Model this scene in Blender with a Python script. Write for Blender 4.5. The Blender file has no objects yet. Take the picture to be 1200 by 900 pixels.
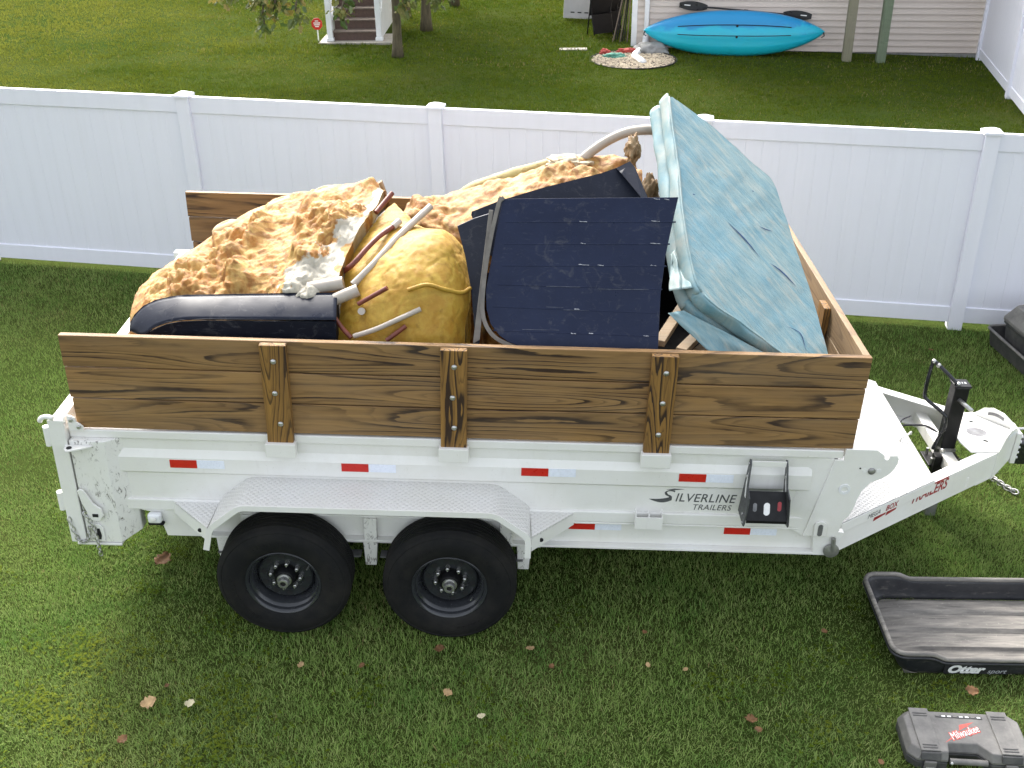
import bpy, bmesh, math, random
import numpy as np
from mathutils import Vector, Matrix, noise as mnoise

random.seed(7)
rng = np.random.default_rng(7)
SC = bpy.context.scene
COL = SC.collection
R = math.radians

# ---------------------------------------------------------------- camera
CAM_LOC = (2.5611, -5.0391, 4.3122)
CAM_PITCH, CAM_ROLL, CAM_YAW = 0.4959, -0.0157, -0.0215
_f = Vector((math.sin(CAM_YAW) * math.cos(CAM_PITCH), math.cos(CAM_YAW) * math.cos(CAM_PITCH), -math.sin(CAM_PITCH)))
_r = Vector((math.cos(CAM_YAW), -math.sin(CAM_YAW), 0))
_u = _r.cross(_f)
_r2 = _r * math.cos(CAM_ROLL) + _u * math.sin(CAM_ROLL)
_u2 = -_r * math.sin(CAM_ROLL) + _u * math.cos(CAM_ROLL)
cam = bpy.data.cameras.new('camera')
cam.sensor_width = 36.0
cam.lens = 36.0 * 1249.87 / 1200.0
cam.clip_end = 2000
cam_o = bpy.data.objects.new('camera', cam)
COL.objects.link(cam_o)
m = Matrix((( _r2.x, _u2.x, -_f.x), (_r2.y, _u2.y, -_f.y), (_r2.z, _u2.z, -_f.z))).to_4x4()
m.translation = CAM_LOC
cam_o.matrix_world = m
SC.camera = cam_o

# ---------------------------------------------------------------- sky, sun, exposure
SUN_EL, SUN_AZ = 43.0, -20.0          # degrees; azimuth from +Y towards +X
world = bpy.data.worlds.new('World')
SC.world = world
world.use_nodes = True
_nt = world.node_tree
_bg = _nt.nodes['Background']
_sky = _nt.nodes.new('ShaderNodeTexSky')
_sky.sky_type = 'NISHITA'
_sky.sun_disc = False
_sky.sun_elevation = R(SUN_EL)
_sky.sun_rotation = R(SUN_AZ)
_sky.air_density = 1.0
_sky.dust_density = 5.0
_sky.ozone_density = 1.0
_hs = _nt.nodes.new('ShaderNodeHueSaturation')      # thin high cloud: a paler sky than clear blue
_hs.inputs['Saturation'].default_value = 0.33
_nt.links.new(_sky.outputs[0], _hs.inputs['Color'])
_nt.links.new(_hs.outputs[0], _bg.inputs[0])
_bg.inputs[1].default_value = 0.15
sun = bpy.data.lights.new('sun', 'SUN')
sun.energy = 1.0
sun.angle = R(20)
sun.color = (1.0, 0.945, 0.86)
sun_o = bpy.data.objects.new('sun', sun)
COL.objects.link(sun_o)
_sd = Vector((math.sin(R(SUN_AZ)) * math.cos(R(SUN_EL)), math.cos(R(SUN_AZ)) * math.cos(R(SUN_EL)), math.sin(R(SUN_EL))))
sun_o.rotation_euler = _sd.to_track_quat('Z', 'Y').to_euler()
sun_o.location = (-5, 8, 15)
SC.view_settings.view_transform = 'Standard'
SC.view_settings.look = 'None'
SC.view_settings.gamma = 1.0
SC.view_settings.exposure = 1.9
SC.render.engine = 'CYCLES'
SC.cycles.max_bounces = 8
SC.cycles.use_denoising = True

# ---------------------------------------------------------------- helpers
def tag(o, label=None, cat=None, group=None, kind=None):
    if label: o['label'] = label
    if cat: o['category'] = cat
    if group: o['group'] = group
    if kind: o['kind'] = kind
    return o

def empty(name, loc=(0, 0, 0), rot=(0, 0, 0), parent=None):
    o = bpy.data.objects.new(name, None)
    COL.objects.link(o)
    o.location = loc; o.rotation_euler = rot; o.parent = parent
    o.empty_display_size = 0.1
    return o

def catmull(P, n):
    """smooth curve through the points P, n samples"""
    P = np.asarray(P, float)
    if len(P) == 2:
        t = np.linspace(0, 1, n)[:, None]
        return P[0] * (1 - t) + P[1] * t
    Q = np.vstack([2 * P[0] - P[1], P, 2 * P[-1] - P[-2]])
    out = []
    for s in np.linspace(0, len(P) - 1, n):
        i = min(int(s), len(P) - 2); t = s - i
        a, b, c, d = Q[i], Q[i + 1], Q[i + 2], Q[i + 3]
        out.append(.5 * (2 * b + (c - a) * t + (2 * a - 5 * b + 4 * c - d) * t * t + (3 * b - a - 3 * c + d) * t ** 3))
    return np.array(out)

class MB:
    """collects shapes; build() links them as one mesh object"""
    def __init__(s): s.v = []; s.f = []
    def add(s, V, F):
        n = len(s.v); s.v += [tuple(map(float, p)) for p in V]; s.f += [tuple(i + n for i in f) for f in F]; return s
    def box(s, x0, x1, y0, y1, z0, z1):
        V = [(x, y, z) for z in (z0, z1) for y in (y0, y1) for x in (x0, x1)]
        return s.add(V, [(0, 2, 3, 1), (4, 5, 7, 6), (0, 1, 5, 4), (2, 6, 7, 3), (0, 4, 6, 2), (1, 3, 7, 5)])
    def hexa(s, V):   # 8 corners, ordered like box
        return s.add(V, [(0, 2, 3, 1), (4, 5, 7, 6), (0, 1, 5, 4), (2, 6, 7, 3), (0, 4, 6, 2), (1, 3, 7, 5)])
    def prism(s, poly, axis, a, b):
        """polygon in the other two axes (cyclic-free order: x:(y,z) y:(x,z) z:(x,y)) extruded from a to b"""
        def mk(p, t):
            return (t, p[0], p[1]) if axis == 0 else ((p[0], t, p[1]) if axis == 1 else (p[0], p[1], t))
        n = len(poly)
        V = [mk(p, a) for p in poly] + [mk(p, b) for p in poly]
        ar = sum(poly[i][0] * poly[(i + 1) % n][1] - poly[(i + 1) % n][0] * poly[i][1] for i in range(n))
        F = [tuple(range(n))[::-1], tuple(range(n, 2 * n))] + [(i, (i + 1) % n, n + (i + 1) % n, n + i) for i in range(n)]
        flip = (ar < 0) ^ (axis == 1) ^ (b < a)
        if flip: F = [f[::-1] for f in F]
        return s.add(V, F)
    def slab(s, P, t):
        """planar polygon of 3d points thickened by the vector t"""
        n = len(P); t = np.asarray(t, float)
        V = [np.asarray(p, float) for p in P]; V = V + [p + t for p in V]
        F = [tuple(range(n)), tuple(range(n, 2 * n))[::-1]] + [(i, n + i, n + (i + 1) % n, (i + 1) % n) for i in range(n)]
        nn = np.cross(V[1] - V[0], V[2] - V[0])
        if nn @ t > 0: F = [f[::-1] for f in F]
        return s.add(V, F)
    def tube(s, P, r, n=8, cap=True):
        P = [Vector(p) for p in P]; k = len(P)
        rr = list(r) if hasattr(r, '__len__') else [r] * k
        base = len(s.v); up = None
        for i, p in enumerate(P):
            d = (P[min(i + 1, k - 1)] - P[max(i - 1, 0)]).normalized()
            if up is None:
                up = Vector((0, 0, 1)) if abs(d.z) < .9 else Vector((1, 0, 0))
            a = d.cross(up)
            if a.length < 1e-5: a = d.orthogonal()
            a.normalize(); b = a.cross(d).normalized(); up = b
            for j in range(n):
                t = 2 * math.pi * j / n
                q = p + a * (math.cos(t) * rr[i]) + b * (math.sin(t) * rr[i])
                s.v.append(tuple(q))
        for i in range(k - 1):
            for j in range(n):
                j2 = (j + 1) % n
                s.f.append((base + i * n + j, base + i * n + j2, base + (i + 1) * n + j2, base + (i + 1) * n + j))
        if cap:
            s.f.append(tuple(base + j for j in range(n))[::-1])
            s.f.append(tuple(base + (k - 1) * n + j for j in range(n)))
        return s
    def lathe(s, prof, o, axis, n=32, closed=False, a0=0.0):
        """prof: (radius, along) pairs turned about axis through o"""
        o = Vector(o); d = Vector(axis).normalized(); a = d.orthogonal().normalized(); b = d.cross(a)
        base = len(s.v); k = len(prof)
        for j in range(n):
            t = 2 * math.pi * j / n + a0
            e = a * math.cos(t) + b * math.sin(t)
            for (r, h) in prof: s.v.append(tuple(o + e * r + d * h))
        m = k if closed else k - 1
        for j in range(n):
            j2 = (j + 1) % n
            for i in range(m):
                i2 = (i + 1) % k
                s.f.append((base + j * k + i, base + j2 * k + i, base + j2 * k + i2, base + j * k + i2))
        return s
    def sphere(s, c, rx, ry=None, rz=None, n=10, m=6):
        ry = ry or rx; rz = rz or rx
        base = len(s.v)
        for i in range(m + 1):
            ph = math.pi * i / m
            for j in range(n):
                t = 2 * math.pi * j / n
                s.v.append((c[0] + rx * math.sin(ph) * math.cos(t), c[1] + ry * math.sin(ph) * math.sin(t), c[2] + rz * math.cos(ph)))
        for i in range(m):
            for j in range(n):
                s.f.append((base + i * n + j, base + (i + 1) * n + j, base + (i + 1) * n + (j + 1) % n, base + i * n + (j + 1) % n))
        return s
    def build(s, name, mat=None, parent=None, origin=(0, 0, 0), smooth=None, bevel=0, seg=2, loc=None, rot=None, recalc=False):
        me = bpy.data.meshes.new(name)
        ox, oy, oz = origin
        me.from_pydata([(x - ox, y - oy, z - oz) for x, y, z in s.v], [], s.f)
        me.validate(); me.update()
        if recalc:
            bm = bmesh.new(); bm.from_mesh(me); bmesh.ops.recalc_face_normals(bm, faces=bm.faces); bm.to_mesh(me); bm.free()
        return link(name, me, mat, parent, smooth, bevel, seg, loc, rot)

def link(name, me, mat=None, parent=None, smooth=None, bevel=0, seg=2, loc=None, rot=None):
    o = bpy.data.objects.new(name, me)
    COL.objects.link(o)
    if mat is not None: me.materials.append(mat)
    if parent is not None: o.parent = parent
    if loc is not None: o.location = loc
    if rot is not None: o.rotation_euler = rot
    if smooth is not None:
        me.shade_smooth() if smooth is True else me.shade_smooth()
        if smooth is not True:
            try: me.set_sharp_from_angle(angle=R(smooth))
            except Exception: pass
    if bevel:
        b = o.modifiers.new('bevel', 'BEVEL'); b.width = bevel; b.segments = seg; b.limit_method = 'ANGLE'; b.angle_limit = R(40)
        b.harden_normals = False
    return o

def copy_tree(o, parent=None):
    c = o.copy(); COL.objects.link(c); c.parent = parent
    for ch in list(o.children): copy_tree(ch, c)
    return c

def text_mesh(s, size, shear=0.0, offset=0.0, spacing=1.0, align='LEFT'):
    cu = bpy.data.curves.new('lettering', 'FONT')
    cu.body = s; cu.size = size; cu.shear = shear; cu.offset = offset; cu.space_character = spacing; cu.align_x = align
    cu.resolution_u = 3
    t = bpy.data.objects.new('lettering', cu); COL.objects.link(t)
    dg = bpy.context.evaluated_depsgraph_get(); dg.update()
    me = bpy.data.meshes.new_from_object(t.evaluated_get(dg))
    bpy.data.objects.remove(t); bpy.data.curves.remove(cu)
    me.materials.clear()
    return me

def put_text(name, s, size, mat, parent, p, ex, ey, sx=1.0, **kw):
    """flat lettering with its own left-bottom point p, running along ex with letter-up ey"""
    me = text_mesh(s, size, **kw)
    ex = Vector(ex).normalized(); ey = Vector(ey).normalized(); ez = ex.cross(ey)
    M = Matrix((ex * sx, ey, ez)).transposed().to_4x4(); M.translation = Vector(p)
    me.transform(M)
    return link(name, me, mat, parent)

# trailer frame: the trailer stands a little nose-down on the sloping lawn
TILT = 0.0384
_X0, _Z0 = 1.124 + .955 / 2, .39
def TR(p):
    x, y, z = p[0] - _X0, p[1], p[2] - _Z0
    return Vector((_X0 + x * math.cos(TILT) + z * math.sin(TILT), y, _Z0 - x * math.sin(TILT) + z * math.cos(TILT)))
TROT = (0, TILT, 0)

def ground_z(x, y):
    x = np.clip(x, -15, 20); return .034 - .0212 * x + .004 * np.minimum(y, 6)

# ---------------------------------------------------------------- materials
MATS = {}
class NT:
    def __init__(s, name):
        s.m = bpy.data.materials.new(name); s.m.use_nodes = True
        s.t = s.m.node_tree; s.b = s.t.nodes['Principled BSDF']; s.out = s.t.nodes['Material Output']
    def n(s, typ, **kw):
        x = s.t.nodes.new('ShaderNode' + typ)
        for k, v in kw.items():
            if hasattr(x, k) and k not in x.inputs: setattr(x, k, v)
            else: x.inputs[k].default_value = v
        return x
    def l(s, a, b): s.t.links.new(a, b); return s
    def coord(s, which='Object', scale=(1, 1, 1), rot=(0, 0, 0), rand=0.0):
        tc = s.n('TexCoord'); o = tc.outputs[which]
        if rand:
            oi = s.n('ObjectInfo'); c = s.n('CombineXYZ')
            for i, k in enumerate((rand, rand * .61, rand * .37)):
                mm = s.n('Math', operation='MULTIPLY'); s.l(oi.outputs['Random'], mm.inputs[0]); mm.inputs[1].default_value = k
                s.l(mm.outputs[0], c.inputs[i])
            va = s.n('VectorMath', operation='ADD'); s.l(o, va.inputs[0]); s.l(c.outputs[0], va.inputs[1]); o = va.outputs[0]
        mp = s.n('Mapping'); mp.inputs['Scale'].default_value = scale; mp.inputs['Rotation'].default_value = rot
        s.l(o, mp.inputs[0]); return mp.outputs[0]
    def noise(s, vec, scale, detail=4, rough=.55, dist=0.0):
        x = s.n('TexNoise'); x.inputs['Scale'].default_value = scale; x.inputs['Detail'].default_value = detail
        x.inputs['Roughness'].default_value = rough; x.inputs['Distortion'].default_value = dist
        if vec is not None: s.l(vec, x.inputs['Vector'])
        return x.outputs['Fac']
    def ramp(s, fac, stops, interp='LINEAR'):
        x = s.n('ValToRGB'); cr = x.color_ramp; cr.interpolation = interp
        while len(cr.elements) < len(stops): cr.elements.new(.5)
        for e, (p, c) in zip(cr.elements, stops):
            e.position = p; e.color = (*c, 1) if hasattr(c, '__len__') else (c, c, c, 1)
        s.l(fac, x.inputs[0]); return x.outputs[0]
    def mix(s, fac, a, b, typ='MIX'):
        x = s.n('Mix', data_type='RGBA', blend_type=typ)
        for i, v in ((0, fac), (6, a), (7, b)):
            if hasattr(v, 'links'): s.l(v, x.inputs[i])
            elif i == 0: x.inputs[0].default_value = v
            else: x.inputs[i].default_value = (*v, 1)
        return x.outputs[2]
    def math(s, op, a, b=None):
        x = s.n('Math', operation=op)
        for i, v in ((0, a), (1, b)):
            if v is None: continue
            if hasattr(v, 'links'): s.l(v, x.inputs[i])
            else: x.inputs[i].default_value = v
        return x.outputs[0]
    def color(s, c):
        if hasattr(c, 'links'): s.l(c, s.b.inputs['Base Color'])
        else: s.b.inputs['Base Color'].default_value = (*c, 1)
        return s
    def rough(s, r):
        if hasattr(r, 'links'): s.l(r, s.b.inputs['Roughness'])
        else: s.b.inputs['Roughness'].default_value = r
        return s
    def bump(s, h, strength=.3, dist=.01):
        x = s.n('Bump'); x.inputs['Strength'].default_value = strength; x.inputs['Distance'].default_value = dist
        s.l(h, x.inputs['Height']); s.l(x.outputs[0], s.b.inputs['Normal']); return s

def simple(name, col, rough=.5, metal=0.0, var=.12, scale=6.0, bump=0.0, spec=.5, fine=0.0):
    t = NT(name)
    v = t.coord('Object', rand=3.0)
    f = t.noise(v, scale, 5, .6)
    lo = tuple(c * (1 - var) for c in col); hi = tuple(min(1, c * (1 + var)) for c in col)
    c = t.ramp(f, [(.3, lo), (.7, hi)])
    t.color(c); t.b.inputs['Metallic'].default_value = metal
    t.b.inputs['Specular IOR Level'].default_value = spec
    t.rough(t.ramp(t.noise(v, scale * 2.3, 4), [(.3, max(0, rough - .1)), (.7, min(1, rough + .1))]))
    if bump: t.bump(t.noise(v, scale * 12, 4), bump, .004)
    MATS[name] = t.m
    return t.m
# ---- painted steel, vinyl, wood, rubber ...
def white_paint(name, base=(.80, .795, .77), chips=0.0, diamond=False, dirt=.5):
    t = NT(name)
    v = t.coord('Object')
    c = t.mix(t.ramp(t.noise(v, 2.2, 5, .65), [(.35, 0.0), (.75, 1.0)]), base, tuple(b * f for b, f in zip(base, (.93, .92, .88))))
    dust = t.ramp(t.noise(v, 55, 6, .75), [(.62, 0.0), (.74, dirt)])
    c = t.mix(dust, c, (.42, .39, .33))
    c = t.mix(t.ramp(t.noise(v, 3.3, 7, .72), [(.52, 0.0), (.78, .38 * dirt)]), c, (.47, .44, .375))
    c = t.mix(t.ramp(t.noise(t.coord('Object', scale=(3, 3, .35)), 7, 5, .7), [(.60, 0.0), (.80, .30 * dirt)]), c, (.40, .36, .29))
    if chips:
        vs = t.coord('Object', scale=(1, 1, .45), rot=(0, .5, 0))
        ch = t.ramp(t.noise(vs, 38, 7, .72, 1.2), [(.55, 0.0), (.62, chips)])
        area = t.ramp(t.noise(v, 7, 3), [(.36, 0.0), (.52, 1.0)])
        c = t.mix(t.math('MULTIPLY', ch, area), c, (.12, .10, .085))
    t.color(c); t.rough(t.ramp(t.noise(v, 9, 4), [(.3, .28), (.7, .48)]))
    if diamond:
        a = t.coord('Object', rot=(0, 0, R(45)))
        w1 = t.n('TexWave', wave_type='BANDS', bands_direction='X'); w1.inputs['Scale'].default_value = 12.5
        w2 = t.n('TexWave', wave_type='BANDS', bands_direction='Y'); w2.inputs['Scale'].default_value = 12.5
        t.l(a, w1.inputs[0]); t.l(a, w2.inputs[0])
        h = t.ramp(t.math('MULTIPLY', w1.outputs['Fac'], w2.outputs['Fac']), [(.35, 0.0), (.6, 1.0)])
        t.bump(h, 1.0, .012)
    MATS[name] = t.m
white_paint('white_steel')
white_paint('chipped_steel', chips=.85, dirt=.7)
white_paint('diamond_plate', base=(.54, .535, .52), diamond=True, dirt=.6)
white_paint('fender_plate', base=(.74, .735, .715), diamond=True, dirt=.5)  # same plate as the deck, base colour lifted because it lies in shade

def vinyl(name, base):
    t = NT(name)
    v = t.coord('Object', rand=9.0)
    streak = t.coord('Object', scale=(9, 9, .5), rand=5.0)
    c = t.mix(t.ramp(t.noise(streak, 1.4, 5, .6), [(.45, 0.0), (.8, .55)]), base, tuple(b * f for b, f in zip(base, (.93, .93, .92))))
    c = t.mix(t.ramp(t.noise(v, 70, 5, .8), [(.68, 0.0), (.78, .35)]), c, (.45, .45, .40))
    t.color(c); t.rough(.42)
    t.bump(t.noise(streak, 3, 3), .06, .004)
    MATS[name] = t.m
vinyl('vinyl', (.79, .795, .87))  # bluish skylight of the shaded fence is put into this base colour
vinyl('siding', (.58, .505, .445))

def wood(name, axis, light, dark, contrast=1.0, scale=1.0, weather=.25, blo=.18):
    t = NT(name)
    def squash(al, ac): return tuple(al if i == axis else ac for i in range(3))
    # growth rings cut by the board face: contour lines of a long smooth field give cathedral grain
    field = t.noise(t.coord('Object', scale=squash(.42 * scale, 5.4 * scale), rand=23.0), 1.0, 1.4, .40)
    wob = t.noise(t.coord('Object', scale=squash(3.2, 34), rand=17.0), 1.0, 3, .6)
    ph = t.math('ADD', t.math('MULTIPLY', field, 14.0), t.math('MULTIPLY', wob, .55))
    fr = t.math('FRACT', ph)
    ring = t.ramp(fr, [(.0, .14), (.40, .05), (.70, .34), (.86, 1.0), (.965, .95), (1.0, .14)])
    fine = t.ramp(t.math('FRACT', t.math('MULTIPLY', ph, 2.0)), [(.0, 0.0), (.62, .12), (.90, .55), (1.0, 0.0)])
    vf = t.coord('Object', scale=squash(1.4, 42.0), rand=11.0)
    fibre = t.noise(vf, 1.0, 5, .65)
    burn = t.ramp(t.noise(t.coord('Object', scale=squash(.9, 4.0), rand=31.0), 1.3, 4, .6), [(.36, blo), (.56, 1.0)])
    fac = t.math('MULTIPLY', t.math('MAXIMUM', ring, fine), t.math('MULTIPLY', burn, contrast))
    c = t.mix(fac, light, dark)
    c = t.mix(t.ramp(fibre, [(.35, .40), (.7, 0.0)]), c, tuple(d * 1.8 for d in dark))
    c = t.mix(t.ramp(t.noise(t.coord('Object', scale=squash(.8, 3), rand=7.0), 1.6, 5, .65), [(.42, 0.0), (.72, weather)]), c, (.215, .185, .145))
    oi = t.n('ObjectInfo'); val = t.ramp(oi.outputs['Random'], [(0.0, .84), (1.0, 1.12)])
    c = t.mix(1.0, c, val, 'MULTIPLY')
    t.color(c); t.rough(t.ramp(fibre, [(.3, .78), (.7, .55)]))
    t.bump(t.math('ADD', fibre, t.math('MULTIPLY', ring, -.5)), .3, .004)
    MATS[name] = t.m
wood('board_wood', 0, (.335, .190, .068), (.024, .009, .003), 1.05, 1.0, .18)
wood('stake_wood', 2, (.345, .180, .040), (.022, .008, .002), 1.2, 1.7, .03, .65)
wood('cross_wood', 1, (.30, .205, .105), (.11, .06, .028), .7, 1.0)
wood('grey_wood', 2, (.22, .21, .14), (.12, .115, .075), .6, 1.0, .4)
wood('green_wood', 2, (.165, .215, .135), (.085, .115, .07), .6, 1.0, .25)
wood('scrap_wood', 0, (.33, .245, .15), (.16, .10, .05), .5, 1.2)

def rubber():
    t = NT('rubber'); v = t.coord('Object')
    dust = t.ramp(t.noise(v, 4.5, 6, .7), [(.40, 0.0), (.70, .55)])
    c = t.mix(dust, (.0085, .0088, .0095), (.030, .027, .023))
    c = t.mix(t.ramp(t.noise(v, 60, 4, .7), [(.62, 0.0), (.78, .22)]), c, (.07, .06, .048))
    t.color(c); t.rough(.78); t.b.inputs['Specular IOR Level'].default_value = .2; t.bump(t.noise(v, 90, 4), .25, .004); MATS['rubber'] = t.m
rubber()
simple('black_paint', (.013, .014, .017), .22, var=.3, scale=12)
simple('rim_paint', (.026, .028, .032), .20, var=.2, scale=12)
simple('black_satin', (.007, .007, .008), .42, var=.3, scale=14, bump=.05, spec=.25)
simple('zinc', (.52, .52, .50), .34, metal=.85, var=.15, scale=30)
simple('dull_steel', (.30, .30, .29), .45, metal=.7, var=.25, scale=25)
simple('raw_steel', (.20, .20, .205), .50, metal=.55, var=.3, scale=18, bump=.1)
simple('aluminium', (.15, .137, .118), .55, metal=.1, var=.25, scale=16)
simple('tape_red', (.55, .018, .012), .35, var=.08, scale=30)
simple('tape_white', (.78, .82, .92), .30, var=.05, scale=40)
simple('logo_grey', (.085, .088, .092), .4, var=.2, scale=40)
simple('logo_red', (.33, .022, .028), .4, var=.2, scale=40)
simple('logo_white', (.78, .78, .76), .45, var=.1, scale=40)
simple('logo_milw', (.52, .075, .055), .5, var=.2, scale=60)
simple('pvc', (.40, .355, .30), .4, var=.08, scale=20)
simple('hose_red', (.145, .033, .018), .42, var=.25, scale=20)
simple('concrete', (.36, .33, .28), .9, var=.2, scale=14, bump=.3)
simple('brown_composite', (.085, .052, .040), .7, var=.2, scale=20, bump=.1)
simple('tread_tan', (.16, .125, .10), .75, var=.2, scale=20, bump=.1)
simple('white_trim', (.78, .79, .80), .45, var=.05, scale=5)
simple('hole_dark', (.010, .010, .011), .8, var=.2)
simple('leaf_brown', (.17, .085, .032), .75, var=.4, scale=30)
simple('leaf_tan', (.40, .27, .13), .75, var=.3, scale=30)
simple('leaf_pale', (.52, .47, .30), .75, var=.2, scale=30)
simple('paddle_black', (.014, .015, .018), .35, var=.2)
simple('grey_panel', (.42, .43, .45), .6, var=.1, scale=3)
simple('dirt', (.055, .042, .028), .95, var=.4, scale=9, bump=.5)
simple('red_rag', (.30, .035, .025), .8, var=.3, scale=12)
simple('teal_net', (.07, .23, .17), .8, var=.3, scale=14)
simple('stone_grey', (.23, .23, .22), .85, var=.3, scale=8, bump=.4)
simple('pebble', (.44, .37, .27), .85, var=.25, scale=2.5)
simple('cable_black', (.014, .014, .02), .5)

# ---------------------------------------------------------------- ground sheet
def ground_mat():
    t = NT('lawn_soil')
    v = t.coord('Object')
    big = t.noise(v, .55, 5, .6)
    fine = t.noise(v, 60, 6, .8)
    c = t.ramp(big, [(.30, (.040, .068, .014)), (.55, (.060, .084, .020)), (.75, (.085, .092, .030))])
    c = t.mix(t.ramp(fine, [(.35, .75), (.6, 0.0)]), c, (.020, .026, .008))
    t.color(c); t.rough(.95); t.b.inputs['Specular IOR Level'].default_value = 0.0; t.bump(fine, .8, .02)
    return t.m
xs = np.concatenate([np.linspace(-240, -15, 8)[:-1], np.linspace(-15, 20, 71), np.linspace(20, 240, 8)[1:]])
ys = np.concatenate([np.linspace(-60, -6, 4)[:-1], np.linspace(-6, 30, 73), np.linspace(30, 400, 8)[1:]])
V = []; F = []
for j, y in enumerate(ys):
    for i, x in enumerate(xs):
        z = float(ground_z(x, y))
        z += .012 * mnoise.noise(Vector((x * .8, y * .8, 0)))
        V.append((x, y, z))
nx = len(xs)
F = [(j * nx + i, j * nx + i + 1, (j + 1) * nx + i + 1, (j + 1) * nx + i) for j in range(len(ys) - 1) for i in range(nx - 1)]
_g = MB().add(V, F).build('lawn_ground', ground_mat(), smooth=True)
tag(_g, 'mown lawn soil sheet sloping gently to the right', 'ground', kind='structure')

def gz(x, y):
    return float(ground_z(x, y)) + .012 * mnoise.noise(Vector((x * .8, y * .8, 0)))

# ---------------------------------------------------------------- grass blades
def grass_mat(name, c1, c2, c3, c4, dry):  # dry: tone of the dry patches and of the painted sunlit left
    t = NT(name)
    at = t.n('Attribute'); at.attribute_name = 'tint'
    geo = t.n('NewGeometry')
    mp = t.n('Mapping'); t.l(geo.outputs['Position'], mp.inputs[0]); pos = mp.outputs[0]
    patch = t.ramp(t.noise(pos, .9, 6, .68), [(.38, 0.0), (.62, 1.0)])
    patch2 = t.ramp(t.noise(pos, 5.5, 5, .65), [(.38, 0.0), (.62, 1.0)])
    a = t.mix(patch, c1, c2)
    a = t.mix(t.math('MULTIPLY', patch2, .55), a, c3)
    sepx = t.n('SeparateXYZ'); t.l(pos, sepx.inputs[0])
    dry_lit = t.math('ADD', t.noise(pos, .32, 4, .6), t.math('MULTIPLY', sepx.outputs[0], -.035))     # random dry patches; leftward term paints the sunlit left into the colour
    a = t.mix(t.ramp(dry_lit, [(.50, 0.0), (.80, .85)]), a, dry)
    col = t.mix(t.ramp(at.outputs['Fac'], [(0.0, 0.0), (.55, .25), (.9, .8)]), a, c4)
    col = t.mix(t.ramp(at.outputs['Fac'], [(.955, 0.0), (.965, .9)]), col, (.30, .24, .11))
    t.color(col); t.rough(.7); t.b.inputs['Specular IOR Level'].default_value = .06
    tr = t.n('BsdfTranslucent'); t.l(col, tr.inputs[0])
    df = t.n('BsdfDiffuse'); t.l(col, df.inputs[0])
    mx = t.n('MixShader'); mx.inputs[0].default_value = .30
    t.l(df.outputs[0], mx.inputs[1]); t.l(tr.outputs[0], mx.inputs[2]); t.l(mx.outputs[0], t.out.inputs[0])
    return t.m
GRASS = grass_mat('grass_near', (.082, .208, .036), (.175, .305, .062), (.240, .335, .085), (.380, .440, .165), (.250, .310, .090))  # near lawn colours raised to brighten the shaded foreground
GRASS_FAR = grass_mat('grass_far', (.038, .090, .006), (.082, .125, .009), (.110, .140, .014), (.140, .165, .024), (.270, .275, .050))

def vnoise(x, y, s, seed=0):
    """cheap smooth value noise on arrays"""
    g = np.random.default_rng(seed).random((64, 64))
    X = x * s; Y = y * s; i = np.floor(X).astype(int); j = np.floor(Y).astype(int)
    u = X - i; v = Y - j; u = u * u * (3 - 2 * u); v = v * v * (3 - 2 * v)
    a = g[i % 64, j % 64]; b = g[(i + 1) % 64, j % 64]; c = g[i % 64, (j + 1) % 64]; d = g[(i + 1) % 64, (j + 1) % 64]
    return (a * (1 - u) + b * u) * (1 - v) + (c * (1 - u) + d * u) * v

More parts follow.
